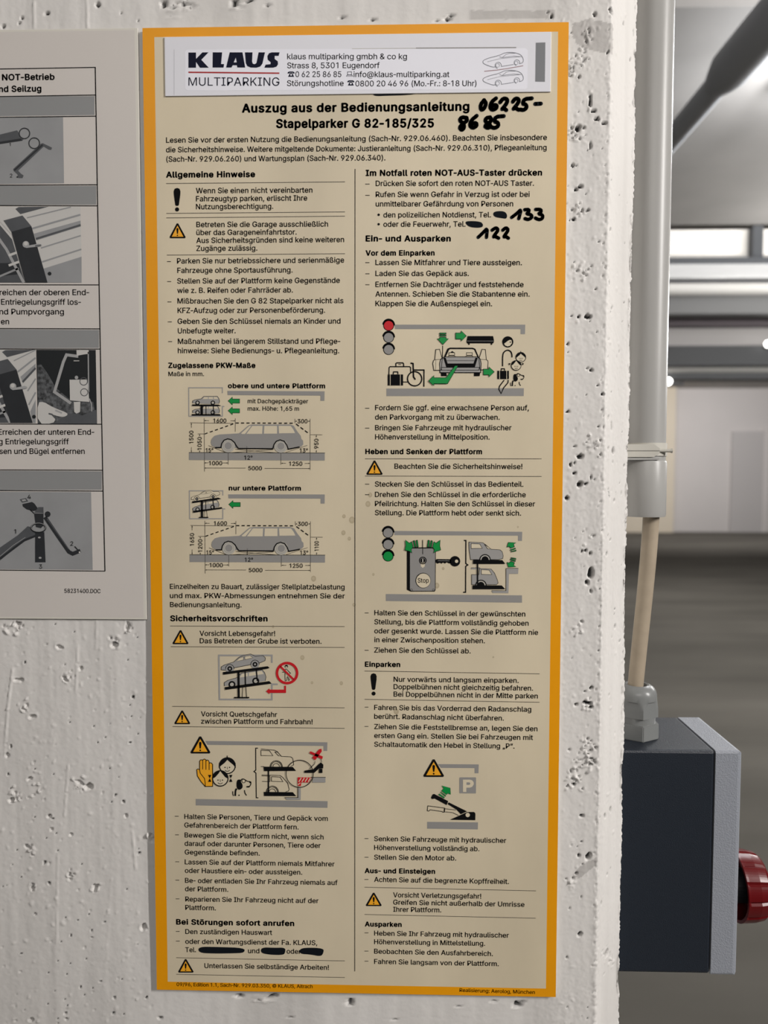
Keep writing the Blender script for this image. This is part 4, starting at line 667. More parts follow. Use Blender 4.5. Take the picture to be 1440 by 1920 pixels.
class Ink:
    """Gathers flat print on a sheet lying in the plane Y = y0."""
    def __init__(s, y0=0.0, base=1):
        s.v = []; s.f = []; s.m = []; s.mats = []; s.y0 = y0; s.lay = base
    def slot(s, m):
        if m not in s.mats: s.mats.append(m)
        return s.mats.index(m)
    def add(s, pts2, faces, m, lay):
        b = len(s.v); y = s.y0 - STEP * (s.lay + lay)
        s.v += [(x, y, z) for x, z in pts2]
        k = s.slot(m)
        for f in faces: s.f.append(tuple(b + i for i in f)); s.m.append(k)
    def pt(s, cr, p):
        ox, oy, sc = cr; w = at(ox + p[0] / sc, oy + p[1] / sc, s.y0); return (w.x, w.z)
    def fill(s, cr, pts, m, lay=0, holes=(), smooth=0):
        ls = [list(pts)] + [list(h) for h in holes]
        if smooth: ls = [chaikin(l, smooth, True) for l in ls]
        ls = [[s.pt(cr, p) for p in l] for l in ls]
        flat = [p for l in ls for p in l]
        tr = tessellate_polygon([[Vector((*p, 0)) for p in l] for l in ls])
        s.add(flat, tr, m, lay); return s
    def line(s, cr, pts, w, m, lay=0, closed=False, smooth=0, rnd=False):
        if smooth: pts = chaikin(pts, smooth, closed)
        q = [Vector(s.pt(cr, p)) for p in pts]; hw = w / cr[2] * 0.000379 / 2
        n = len(q); L, R = [], []
        for i in range(n):
            a = q[i - 1] if (i or closed) else None; e = q[(i + 1) % n] if (i < n - 1 or closed) else None
            d1 = (q[i] - a).normalized() if a is not None else None; d2 = (e - q[i]).normalized() if e is not None else None
            d1 = d1 or d2; d2 = d2 or d1
            n1 = Vector((-d1.y, d1.x)); n2 = Vector((-d2.y, d2.x)); k = n1 + n2
            k = n1 if k.length < 0.4 else k / max(0.6, k.length_squared / 2)
            L.append(q[i] + k * hw); R.append(q[i] - k * hw)
        fs = [(i, (i + 1) % n, n + (i + 1) % n, n + i) for i in range(n if closed else n - 1)]
        s.add([(p.x, p.y) for p in L + R], fs, m, lay)
        if rnd:
            for p in ([q[0], q[-1]] if not closed else []):
                s.add([(p.x + hw * math.cos(k * math.pi / 8), p.y + hw * math.sin(k * math.pi / 8)) for k in range(16)], [tuple(range(16))], m, lay)
        return s
    def brush(s, cr, pts, w, m, lay=0, smooth=0):
        if smooth: pts = chaikin(pts, smooth, False)
        q = [Vector(s.pt(cr, p)) for p in pts]; hw = w / cr[2] * 0.000379 / 2
        for a, b in zip(q, q[1:]):
            d = (b - a).normalized(); n = Vector((-d.y, d.x)) * hw
            s.add([tuple(a + n), tuple(b + n), tuple(b - n), tuple(a - n)], [(0, 1, 2, 3)], m, lay)
        for p in q: s.add([(p.x + hw * math.cos(k * math.pi / 8), p.y + hw * math.sin(k * math.pi / 8)) for k in range(16)], [tuple(range(16))], m, lay)
        return s
    def circ(s, cr, x, y, r, m, lay=0, ry=None, n=28):
        ry = ry or r
        return s.fill(cr, [(x + r * math.cos(2 * math.pi * k / n), y + ry * math.sin(2 * math.pi * k / n)) for k in range(n)], m, lay)
    def ring(s, cr, x, y, r, w, m, lay=0, ry=None, n=36):
        ry = ry or r
        return s.line(cr, [(x + r * math.cos(2 * math.pi * k / n), y + ry * math.sin(2 * math.pi * k / n)) for k in range(n)], w, m, lay, True)
    def arc(s, cr, x, y, r, a0, a1, w, m, lay=0, n=16):
        return s.line(cr, [(x + r * math.cos(math.radians(a0 + (a1 - a0) * k / n)), y - r * math.sin(math.radians(a0 + (a1 - a0) * k / n))) for k in range(n + 1)], w, m, lay)
    def text(s, cr, tx, x0, y0, x1, y1, cap, m=None, bold=0, lay=0, track=16):
        m = m or INK
        a = Vector(s.pt(cr, (x0, y0))); b = Vector(s.pt(cr, (x1, y1)))
        d = (b - a); wid = d.length; d.normalize(); up = Vector((-d.y, d.x))
        gs = [glyph(c, bold) for c in tx]
        pen = 0; pos = []
        for g in gs: pos.append(pen); pen += g[0] - track
        x_lo = gs[0][3]; x_hi = pos[-1] + gs[-1][4]
        sx = wid / (x_hi - x_lo); sy = cap / (509 + max(bold, 0) * 1.4)
        for g, p in zip(gs, pos):
            if not g[2]: continue
            pts = []
            for vx, vy in g[1]:
                w = a + d * ((p + vx - x_lo) * sx) + up * (vy * sy); pts.append((w.x, w.y))
            s.add(pts, g[2], m, lay)
        return s
    def build(s, name, parent=None, label=None):
        me = bpy.data.meshes.new(name); me.from_pydata(s.v, [], s.f)
        for m in s.mats: me.materials.append(m)
        me.polygons.foreach_set('material_index', s.m)
        bm = bmesh.new(); bm.from_mesh(me)
        for f in bm.faces:
            f.normal_update()
            if f.normal.y > 0: f.normal_flip()
        bm.to_mesh(me); bm.free()
        o = link(name, me, None, None, label)
        if parent:
            o.parent = parent
            if parent.parent is None: o.matrix_parent_inverse = Matrix.Translation(-Vector(parent.location))
        return o
def chaikin(p, n, closed):
    p = [tuple(q) for q in p]
    for _ in range(n):
        o = [] if closed else [p[0]]
        for i in range(len(p) if closed else len(p) - 1):
            a = p[i]; b = p[(i + 1) % len(p)]
            o += [(a[0] * .75 + b[0] * .25, a[1] * .75 + b[1] * .25), (a[0] * .25 + b[0] * .75, a[1] * .25 + b[1] * .75)]
        if not closed: o.append(p[-1])
        p = o
    return p
PX = (0, 0, 1.0)                                   # crops of the photograph the measures were read in
cA = (260, 30, 3.5122); cB = (660, 30, 3.4286); cC = (300, 300, 3.8919); cD = (300, 480, 3.8919); cE = (660, 300, 3.6)
cF = (340, 700, 4.8); cG = (340, 890, 4.8); cH = (700, 590, 4.8); cI = (660, 740, 3.6); cJ = (700, 970, 4.8)
cK = (290, 1070, 3.7895); cL = (390, 1210, 7.5789); cM = (340, 1360, 4.8); cN = (660, 1120, 3.6); cO = (780, 1410, 10.2857)
cP = (290, 1500, 3.6923); cQ = (650, 1540, 3.4286); cR = (0, 40, 4.8); cS = (0, 370, 4.8); cT = (0, 610, 4.8); cU = (0, 860, 4.8)

# ================================================================== the big instruction sign
C_TL, C_TR, C_BR, C_BL = at(267, 53.5), at(1066.5, 40.5), at(1042, 1869), at(294, 1856)
xL, xR = (C_TL.x + C_BL.x) / 2, (C_TR.x + C_BR.x) / 2; zT, zB = (C_TL.z + C_TR.z) / 2, (C_BL.z + C_BR.z) / 2
sign = thing('instruction_sign', 'tall cream instruction sign with orange-yellow border and dense German text on the concrete', 'sign', ((xL + xR) / 2, 0, zB))
bd = box('sign_board', (xL, 0.0, zB), (xR, 0.0028, zT), BOARD, sign, .0004)
ik = Ink(0, 0); q = [(xL, zB), (xR, zB), (xR, zT), (xL, zT)]
# border with the window of the cream panel cut out of it
win = [ik.pt(PX, p) for p in [(290, 69), (1048, 60), (1022, 1853), (314, 1841)]]
wx0, wx1 = (win[0][0] + win[3][0]) / 2, (win[1][0] + win[2][0]) / 2; wz1, wz0 = (win[0][1] + win[1][1]) / 2, (win[2][1] + win[3][1]) / 2
w4 = [(wx0, wz0), (wx1, wz0), (wx1, wz1), (wx0, wz1)]
ik.add(q + w4, [(0, 1, 5, 4), (1, 2, 6, 5), (2, 3, 7, 6), (3, 0, 4, 7)], YEL, 1); ik.build('yellow_border', sign, 'orange-yellow printed border')
ik = Ink(0, 0); ik.add(w4, [(0, 1, 2, 3)], CREAM, 1); ik.build('cream_panel', sign)
for x, y, r in [(660, 975, 7), (645, 968, 4), (644, 999, 5), (655, 1010, 4), (588, 1085, 6), (694, 928, 5), (690, 945, 6), (730, 907, 3), (585, 1280, 3), (640, 1281, 4), (743, 1334, 6), (567, 1233, 5), (831, 1066, 3), (819, 1098, 6), (971, 988, 2), (664, 1134, 4), (700, 1077, 3), (925, 1232, 2), (512, 1175, 3)]:
    ik = Ink(0, 2); ik.circ(PX, x, y, r * .8, DIRT, 0, r * .95, 12); ik.circ(PX, x - .5, y - .5, r * .45, mat('faint_dirt', (190, 177, 149), .6), 1, None, 10); ik.build('dirt_spot', sign)

H_, B_, SB = .00435, .00382, 36
def T(name, rows, cap=B_, bold=13, m=None, label=None, y0=0.0, base=4, parent=None):
    k = Ink(y0, base)
    for cr, tx, x0, ya, x1, yb in rows:
        if tx == '-': k.line(cr, [(x0, ya), (x1, yb)], 1.15 * cr[2], m or INK)
        elif tx == '*': k.circ(cr, x0, ya, 2.3 * cr[2], m or INK)
        else: k.text(cr, tx, x0, ya, x1, yb, cap, m, bold)
    return k.build(name, parent or sign, label)
def crop_rows(cr, *rows): return [(cr, *r) for r in rows]
def rule(cr, x0, y0, x1, y1):
    Ink(0, 4).line(cr, [(x0, y0), (x1, y1)], 1.0 * cr[2], THIN).build('divider_line', sign)
# --- title block
T('title', [(PX, 'Auszug aus der Bedienungsanleitung', 453.6, 210.8, 880.2, 207.3), (PX, 'Stapelparker G 82-185/325', 517.7, 239.6, 813.7, 238.5)], .0063, 36)
T('text_paragraph', [(PX, 'Lesen Sie vor der ersten Nutzung die Bedienungsanleitung (Sach-Nr. 929.06.460). Beachten Sie insbesondere', 311.5, 267.7, 1025.5, 262.5),
   (PX, 'die Sicherheitshinweise. Weitere mitgeltende Dokumente: Justieranleitung (Sach-Nr. 929.06.310), Pflegeanleitung', 311.5, 285.7, 1024.9, 281.4),
   (PX, '(Sach-Nr. 929.06.260) und Wartungsplan (Sach-Nr. 929.06.340).', 312, 303.3, 722.7, 300.7)], .0038)
Ink(0, 4).line(PX, [(665.8, 317), (665.2, 1821)], 1.3, INK).build('column_line', sign)
def heading(cr, tx, x0, y0, x1, y1, big=True): T('heading', [(cr, tx, x0, y0, x1, y1)], H_ if big else .0039, SB)
# --- left column
heading(cC, 'Allgemeine Hinweise', 45, 128, 695, 124)
for r in [(45, 172, 1350, 160), (47, 390, 1350, 379), (47, 423, 1350, 410), (50, 694, 1350, 684)]: rule(cC, *r)
T('warning_text', crop_rows(cC, ('Wenn Sie einen nicht vereinbarten', 263, 243, 1113, 238), ('Fahrzeugtyp parken, erlischt Ihre', 263, 302, 1075, 296), ('Nutzungsberechtigung.', 263, 360, 827, 356)))
T('warning_text', crop_rows(cC, ('Betreten Sie die Garage ausschließlich', 266, 490, 1227, 486), ('über das Garageneinfahrtstor.', 266, 548, 998, 544), ('Aus Sicherheitsgründen sind keine weiteren', 266, 606, 1344, 599), ('Zugänge zulässig.', 266, 664, 711, 661)))
def item(cr, dash, *rows):
    T('list_item', [(cr, '-', dash[0], dash[2], dash[1], dash[2])] + crop_rows(cr, *rows))
item(cD, (52, 80, 41), ('Parken Sie nur betriebssichere und serienmäßige', 125, 55, 1344, 48), ('Fahrzeuge ohne Sportausführung.', 127, 124, 968, 120))
item(cD, (53, 82, 187), ('Stellen Sie auf der Plattform keine Gegenstände', 126, 201, 1313, 196), ('wie z. B. Reifen oder Fahrräder ab.', 127, 270, 970, 266))
item(cD, (55, 84, 335), ('Mißbrauchen Sie den G 82 Stapelparker nicht als', 128, 347, 1339, 344), ('KFZ-Aufzug oder zur Personenbeförderung.', 129, 416, 1205, 413))
item(cD, (57, 87, 481), ('Geben Sie den Schlüssel niemals an Kinder und', 129, 495, 1318, 493), ('Unbefugte weiter.', 131, 565, 553, 563))
item(cD, (60, 89, 625), ('Maßnahmen bei längerem Stillstand und Pflege-', 131, 641, 1316, 640), ('hinweise: Siehe Bedienungs- u. Pflegeanleitung.', 131, 709, 1308, 709))
heading(cD, 'Zugelassene PKW-Maße', 61, 816, 697, 816, False)
T('note_text', crop_rows(cD, ('Maße in mm.', 62, 876, 322, 876)), .0032)
T('text_paragraph', crop_rows(cK, ('Einzelheiten zu Bauart, zulässiger Stellplatzbelastung', 109, 129, 1350, 133), ('und max. PKW-Abmessungen entnehmen Sie der', 109, 194, 1352, 197), ('Bedienungsanleitung.', 110, 258, 618, 260)))
heading(cK, 'Sicherheitsvorschriften', 111, 357, 803, 359)
for r in [(110, 393, 1350, 397), (115, 540, 1350, 545), (125, 964, 1350, 974), (128, 1107, 1350, 1120)]: rule(cK, *r)
T('warning_text', crop_rows(cK, ('Vorsicht Lebensgefahr!', 320, 462, 857, 464), ('Das Betreten der Grube ist verboten.', 321, 515, 1186, 519)))
T('warning_text', crop_rows(cK, ('Vorsicht Quetschgefahr', 330, 1034, 871, 1039), ('zwischen Plattform und Fahrbahn!', 330, 1086, 1123, 1091)))
item(cP, (140, 166, 112), ('Halten Sie Personen, Tiere und Gepäck vom', 206, 130, 1199, 144), ('Gefahrenbereich der Plattform fern.', 206, 189, 997, 203))
item(cP, (142, 168, 240), ('Bewegen Sie die Plattform nicht, wenn sich', 208, 258, 1170, 272), ('darauf oder darunter Personen, Tiere oder', 208, 316, 1150, 331), ('Gegenstände befinden.', 209, 376, 728, 384))
item(cP, (144, 170, 427), ('Lassen Sie auf der Plattform niemals Mitfahrer', 209, 444, 1246, 459), ('oder Haustiere ein- oder aussteigen.', 210, 503, 1022, 516))
item(cP, (145, 171, 554), ('Be- oder entladen Sie Ihr Fahrzeug niemals auf', 211, 572, 1267, 588), ('der Plattform.', 211, 630, 510, 635))
item(cP, (146, 172, 683), ('Reparieren Sie Ihr Fahrzeug nicht auf der', 213, 701, 1135, 713), ('Plattform.', 213, 759, 424, 763))
heading(cP, 'Bei Störungen sofort anrufen', 149, 860, 967, 871)
item(cP, (147, 173, 909), ('Den zuständigen Hauswart', 213, 926, 814, 933))
item(cP, (148, 174, 976), ('oder den Wartungsdienst der Fa. KLAUS,', 213, 994, 1126, 1004), ('Tel.', 213, 1052, 287, 1052), ('und', 647, 1059, 726, 1060), ('oder', 914, 1062, 1012, 1064))
rule(cP, 150, 1091, 1317, 1113); rule(cP, 150, 1206, 1317, 1228)
T('warning_text', crop_rows(cP, ('Unterlassen Sie selbständige Arbeiten!', 345, 1162, 1207, 1175)))
T('imprint', crop_rows(cP, ('09/96, Edition 1.1, Sach-Nr. 929.03.350, © KLAUS, Aitrach', 153, 1287, 1094, 1302)), .0028, 6)
# --- right column
heading(cE, 'Im Notfall roten NOT-AUS-Taster drücken', 92, 107, 1283, 104)
item(cE, (90, 119, 163), ('Drücken Sie sofort den roten NOT-AUS Taster.', 160, 176, 1228, 174))
item(cE, (90, 119, 239), ('Rufen Sie wenn Gefahr in Verzug ist oder bei', 160, 250, 1199, 249), ('unmittelbarer Gefährdung von Personen', 160, 314, 1088, 313))
T('list_item', crop_rows(cE, ('*', 180, 370, 0, 0), ('den polizeilichen Notdienst, Tel.', 212, 388, 938, 387)))
T('list_item', crop_rows(cE, ('*', 180, 434, 0, 0), ('oder die Feuerwehr, Tel.', 212, 451, 766, 450)))
heading(cE, 'Ein- und Ausparken', 92, 549, 667, 549)
heading(cE, 'Vor dem Einparken', 92, 645, 558, 644, False)
item(cE, (90, 118, 693), ('Lassen Sie Mitfahrer und Tiere aussteigen.', 158, 709, 1147, 710))
item(cE, (90, 118, 768), ('Laden Sie das Gepäck aus.', 158, 783, 789, 783))
item(cE, (90, 118, 842), ('Entfernen Sie Dachträger und feststehende', 158, 857, 1158, 858), ('Antennen. Schieben Sie die Stabantenne ein.', 158, 922, 1199, 922), ('Klappen Sie die Außenspiegel ein.', 158, 986, 946, 987))
item(cI, (88, 117, 92), ('Fordern Sie ggf. eine erwachsene Person auf,', 156, 105, 1194, 106), ('den Parkvorgang mit zu überwachen.', 156, 168, 997, 169))
item(cI, (88, 117, 226), ('Bringen Sie Fahrzeuge mit hydraulischer', 156, 240, 1077, 240), ('Höhenverstellung in Mittelposition.', 156, 302, 929, 303))
heading(cI, 'Heben und Senken der Plattform', 90, 400, 878, 401, False)
rule(cI, 88, 433, 1280, 433); rule(cI, 88, 549, 1280, 552)
T('warning_text', crop_rows(cI, ('Beachten Sie die Sicherheitshinweise!', 287, 500, 1150, 502)))
item(cI, (88, 117, 604), ('Stecken Sie den Schlüssel in das Bedienteil.', 155, 620, 1157, 621))
item(cI, (88, 117, 675), ('Drehen Sie den Schlüssel in die erforderliche', 155, 690, 1173, 692), ('Pfeilrichtung. Halten Sie den Schlüssel in dieser', 155, 752, 1236, 754), ('Stellung. Die Plattform hebt oder senkt sich.', 155, 813, 1141, 816))
item(cN, (86, 112, 105), ('Halten Sie den Schlüssel in der gewünschten', 151, 120, 1170, 129), ('Stellung, bis die Plattform vollständig gehoben', 151, 181, 1192, 191), ('oder gesenkt wurde. Lassen Sie die Plattform nie', 151, 242, 1256, 253), ('in einer Zwischenposition stehen.', 151, 302, 897, 309))
item(cN, (86, 112, 357), ('Ziehen Sie den Schlüssel ab.', 150, 372, 801, 378))
heading(cN, 'Einparken', 87, 467, 326, 469, False)
rule(cN, 85, 497, 1266, 516); rule(cN, 85, 688, 1266, 708)
T('warning_text', crop_rows(cN, ('Nur vorwärts und langsam einparken.', 281, 569, 1125, 577), ('Doppelbühnen nicht gleichzeitig befahren.', 281, 619, 1222, 629), ('Bei Doppelbühnen nicht in der Mitte parken', 281, 669, 1254, 682)))
item(cN, (86, 111, 741), ('Fahren Sie bis das Vorderrad den Radanschlag', 150, 759, 1210, 772), ('berührt. Radanschlag nicht überfahren.', 150, 819, 1025, 831))
item(cN, (85, 111, 871), ('Ziehen Sie die Feststellbremse an, legen Sie den', 150, 888, 1252, 903), ('ersten Gang ein. Stellen Sie bei Fahrzeugen mit', 150, 948, 1222, 962), ('Schaltautomatik den Hebel in Stellung „P“.', 150, 1007, 1097, 1020))
item(cQ, (115, 140, 110), ('Senken Sie Fahrzeuge mit hydraulischer', 177, 126, 1026, 138), ('Höhenverstellung vollständig ab.', 177, 183, 853, 191))
item(cQ, (115, 140, 230), ('Stellen Sie den Motor ab.', 177, 245, 704, 251))
heading(cQ, 'Aus- und Einsteigen', 116, 331, 569, 336, False)
item(cQ, (115, 140, 373), ('Achten Sie auf die begrenzte Kopffreiheit.', 177, 388, 1043, 402))
rule(cQ, 115, 423, 1217, 446); rule(cQ, 115, 598, 1215, 622)
T('warning_text', crop_rows(cQ, ('Vorsicht Verletzungsgefahr!', 299, 487, 865, 496), ('Greifen Sie nicht außerhalb der Umrisse', 299, 534, 1143, 549), ('Ihrer Plattform.', 299, 580, 608, 584)))
heading(cQ, 'Ausparken', 117, 674, 354, 677, False)
item(cQ, (115, 140, 716), ('Heben Sie Ihr Fahrzeug mit hydraulischer', 177, 733, 1043, 747), ('Höhenverstellung in Mittelstellung.', 177, 788, 890, 799))
item(cQ, (115, 140, 833), ('Beobachten Sie den Ausfahrbereich.', 177, 849, 940, 865))
item(cQ, (115, 140, 898), ('Fahren Sie langsam von der Plattform.', 177, 915, 978, 930))
T('imprint', crop_rows(cQ, ('Realisierung: Aerolog, München', 726, 1095, 1210, 1109)), .0028, 6)
# --- exclamation marks and warning triangles
def excl(cr, x, y0, y1, w, r, yd, k=None, lay=0, m=None):
    k = k or Ink(0, 4)
    k.fill(cr, [(x - w, y0 + w), (x - w * .7, y0 + w * .25), (x, y0), (x + w * .7, y0 + w * .25), (x + w, y0 + w), (x + w * .95, y0 + w * 2), (x + w * .55, y1 - w * .3), (x + w * .3, y1), (x - w * .3, y1), (x - w * .55, y1 - w * .3), (x - w * .95, y0 + w * 2)], m or INK, lay)
    k.circ(cr, x, yd, r, m or INK, lay); return k
excl(cC, 125, 204, 335, 25, 15, 361).build('exclamation_mark', sign)
excl(cN, 146, 512, 624, 21, 13.5, 649).build('exclamation_mark', sign)
def warn(cr, ax, ay, x0, x1, yb, parent=None, base=4):
    k = Ink(0, base); h = yb - ay; w = x1 - x0; c = .045
    def tri(s):                                   # corners trimmed, s shrinks towards the centroid
        cx_, cy_ = ax, ay + h * .66
        P = [(ax - w * c, ay + h * c * .6), (ax + w * c, ay + h * c * .6), (x1 - w * .01, yb - h * c * 1.6), (x1 - w * c, yb), (x0 + w * c, yb), (x0 + w * .01, yb - h * c * 1.6)]
        return [(cx_ + (x - cx_) * s, cy_ + (y - cy_) * s) for x, y in P]
    k.fill(cr, tri(1.0), INK); inn = [(ax, ay + h * .17), (x1 - w * .145, yb - h * .095), (x0 + w * .145, yb - h * .095)]
    tr = k.build('warning_triangle', parent or sign)
    if parent is None:
        Ink(0, base).fill(cr, inn, ORANGE, 1).build('triangle_fill', tr, 'orange fill')
        excl(cr, ax, ay + h * .33, ay + h * .72, w * .062, w * .042, ay + h * .82, Ink(0, base + 2)).build('exclamation_mark', tr)
    else:
        k2 = Ink(0, base); k2.fill(cr, inn, ORANGE, 1); excl(cr, ax, ay + h * .33, ay + h * .72, w * .062, w * .042, ay + h * .82, k2, 2); k2.build('triangle_fill', parent, 'orange fill with exclamation mark')
warn(cC, 128, 460, 69, 189, 571); warn(cI, 152, 442, 96, 208, 541); warn(cK, 184, 420, 126, 242, 522); warn(cK, 196, 991, 139, 254, 1090); warn(cP, 215, 1098, 162, 271, 1194); warn(cQ, 174, 456, 122, 226, 544)

# --- pictograms printed on the sign
def panel(name, build, label=None):
    k = Ink(0, 4); build(k); return k.build(name, sign, label)
def sub(parent, name, fn, label=None, base=6):
    k = Ink(0, base); fn(k); return k.build(name, parent, label)
def dims(A, h1, h2, h3, head, title_y, arrows, lift):
    """Car with its permitted measures; A maps the upper drawing's coordinates onto the sheet."""
    cr, ax_, bx, ay_, by = A
    f = lambda p: (ax_ * p[0] + bx, ay_ * p[1] + by)
    F = lambda ps: [f(p) for p in ps]
    g = panel('dimension_drawing', lambda k: (k.fill(cr, F([(69, 715), (1291, 718), (1291, 785), (69, 780)]), DGREY), k.line(cr, F([(69, 713), (1293, 717)]), 5, INK, 1)))
    def car(k):
        k.fill(cr, F([(266, 625), (270, 600), (278, 585), (300, 562), (345, 550), (440, 545), (520, 540), (545, 520), (608, 466), (640, 460), (980, 460), (1012, 472), (1042, 520), (1075, 562), (1081, 590), (1096, 605), (1098, 640), (1080, 658), (1058, 665), (962, 682), (825, 678), (515, 675), (495, 672), (358, 668), (310, 668), (275, 650)]), DGREY)
        k.fill(cr, F([(537, 541), (612, 474), (632, 471), (574, 545), (550, 546)]), PALE, 1)
        for w in ([(586, 545), (640, 473), (732, 473), (728, 545)], [(744, 543), (748, 473), (862, 473), (862, 543)], [(880, 540), (876, 473), (985, 473), (1008, 505), (1024, 538)]): k.fill(cr, F(w), PALE, 1)
        for x, y in ((423, 652), (897, 655)): k.circ(cr, *f((x, y)), 60, LGREY, 3); k.ring(cr, *f((x, y)), 44, 3, DGREY, 4); k.circ(cr, *f((x, y)), 32, DGREY, 4)
        k.line(cr, F([(305, 668), (358, 668), (366, 632), (386, 602), (418, 590), (450, 597), (480, 623), (498, 655), (516, 676), (825, 678), (836, 640), (856, 612), (890, 599), (926, 610), (950, 645), (963, 682), (1066, 662)]), 10, INK, 5)
    sub(g, 'car', car)
    def lines(k):
        for i in range(6): x = 212 + i * 46; k.line(cr, F([(x, 545 - i * 16.2), (x + 26, 536 - i * 16.2)]), 9, INK)
        for i in range(11): x = 490 + i * 48.5; k.line(cr, F([(x, 447 + i * .2), (x + 28, 447 + i * .2)]), 9, INK)
        for i in range(3): x = 1033 + i * 40; k.line(cr, F([(x, 455 + i * 30), (x + 26, 475 + i * 30)]), 9, INK)
        for a, b in [((207, 403), (210, 883)), ((487, 405), (487, 525)), ((1024, 408), (1024, 448)), ((1160, 408), (1160, 870)), ((78, 445), (470, 450)), ((148, 545), (210, 545)), ((1162, 552), (1270, 553)), ((423, 640), (423, 820)), ((897, 655), (897, 822)),
                     ((245, 650), (395, 710)), ((485, 684), (850, 714)), ((440, 714), (830, 686)), ((1135, 648), (940, 712)), ((590, 655), (590, 712))]:
            k.line(cr, F([a, b]), 3.4, THIN)
        for a, b in [((250, 426), (208, 425)), ((443, 427), (486, 427)), ((1040, 431), (1026, 431)), ((1142, 431), (1159, 431)), ((246, 805), (209, 805)), ((374, 806), (422, 806)), ((942, 809), (900, 809)), ((1112, 810), (1158, 810)), ((580, 853), (210, 852)), ((750, 855), (1158, 856)),
                     ((92, 490), (92, 448)), ((92, 665), (92, 710)), ((166, 560), (166, 549)), ((166, 695), (166, 710)), ((1216, 578), (1216, 556)), ((1216, 690), (1216, 712)), ((590, 690), (590, 682)), ((590, 705), (590, 715))]:
            a, b = f(a), f(b); k.line(cr, [a, b], 3.2, INK)
            dx, dy = b[0] - a[0], b[1] - a[1]; l = math.hypot(dx, dy); dx /= l; dy /= l
            k.fill(cr, [b, (b[0] - dx * 13 - dy * 5, b[1] - dy * 13 + dx * 5), (b[0] - dx * 13 + dy * 5, b[1] - dy * 13 - dx * 5)], INK)
    sub(g, 'dimension_lines', lines)
    def nums(k):
        for tx, x0, y0, x1, y1 in [('1600', 290, 444, 407, 444), ('300', 1048, 449, 1137, 449), ('1000', 251, 826, 370, 826), ('1250', 972, 831, 1090, 831), ('5000', 605, 871, 727, 872), ('12°', 568, 777, 642, 777), ('15°', 222, 710, 290, 710), ('13°', 1068, 712, 1140, 712),
                                   (h1, 110, 632, 110, 516), (h2, 184, 690, 184, 572), (h3, 1235, 678, 1235, 588)]:
            a, b = f((x0, y0)), f((x1, y1)); k.text(cr, tx, *a, *b, .0030, INK, 8)
    sub(g, 'dimension_numbers', nums, base=8)
    T('heading', [(cr, *head)], .0036, SB)
    return g
G1 = dims((cF, 1, 0, 1, 0), '1500', '1050', '950', ('obere und untere Plattform', 420, 132, 1295, 134), 0, 0, 0)
G2 = dims((cG, 950 / 953, 6.6, 262 / 266, 17.7), '1650', '1200', '1100', ('nur untere Plattform', 427, 140, 1077, 142), 0, 0, 0)
T('note_text', crop_rows(cF, ('mit Dachgepäckträger', 598, 268, 1142, 270), ('max. Höhe: 1,65 m', 598, 335, 1060, 336)), .0031)
def poly(name, cr, pts, m, label=None, outline=None, w=4, base=4):
    k = Ink(0, base); k.fill(cr, pts, m)
    if outline: k.line(cr, pts, w, outline, 1, True)
    return k.build(name, sign, label)
poly('ceiling_bar', cF, [(415, 158), (1290, 162), (1288, 247), (1253, 247), (1253, 200), (418, 195)], DGREY)
poly('ceiling_bar', cG, [(423, 177), (1291, 178), (1290, 260), (1254, 260), (1254, 215), (425, 213)], DGREY)
ARW = [(422, 248), (460, 213), (460, 231), (525, 231), (525, 268), (460, 268), (460, 285)]
for cr, dx, dy in ((cF, 0, 0), (cF, 0, 88), (cG, 6, 19)): poly('green_arrow', cr, [(x + dx, y + dy) for x, y in ARW], GREEN, None, INK, 4)
def wagon(k, cr, f, body=GREY, out=INK, lay=0, w=4):
    k.fill(cr, [f(p) for p in [(103, 268), (103, 248), (125, 238), (180, 230), (203, 208), (325, 207), (338, 225), (345, 250), (340, 272), (250, 276)]], body, lay)
    k.line(cr, [f(p) for p in [(103, 268), (103, 248), (125, 238), (180, 230), (203, 208), (325, 207), (338, 225), (345, 250), (340, 272)]], w, out, lay + 1)
    for q in ([(192, 232), (208, 213), (240, 213), (240, 232)], [(247, 232), (247, 213), (285, 213), (287, 232)], [(294, 232), (292, 213), (322, 213), (332, 232)]): k.fill(cr, [f(p) for p in q], PALE, lay + 1)
    for x in (147, 285):
        p = f((x, 265)); k.circ(cr, *p, 20 * f.s, INK, lay + 2); k.circ(cr, *p, 11 * f.s, LGREY, lay + 3)
class Aff:
    def __init__(s, a, b, c, d, e, g): s.q = (a, b, c, d, e, g); s.s = math.hypot(a, c)
    def __call__(s, p): a, b, c, d, e, g = s.q; return (a * p[0] + b * p[1] + e, c * p[0] + d * p[1] + g)
def lift1(k):
    k.line(cF, [(370, 178), (370, 130), (67, 130), (69, 386), (370, 386), (370, 298), (388, 298)], 9, GREY)
LS = panel('lift_symbol', lift1)
sub(LS, 'car', lambda k: wagon(k, cF, Aff(1, 0, 0, 1, 0, 0)))
sub(LS, 'car', lambda k: wagon(k, cF, Aff(1, 0, 0, 1, 0, 87)))
sub(LS, 'platforms', lambda k: (k.fill(cF, [(98, 280), (335, 282), (362, 293), (98, 293)], INK), k.fill(cF, [(95, 367), (345, 367), (360, 380), (95, 380)], INK), k.fill(cF, [(174, 290), (196, 290), (196, 370), (174, 370)], INK), k.line(cF, [(224, 292), (224, 368)], 6, INK), k.line(cF, [(290, 292), (290, 368)], 7, INK)), base=11)
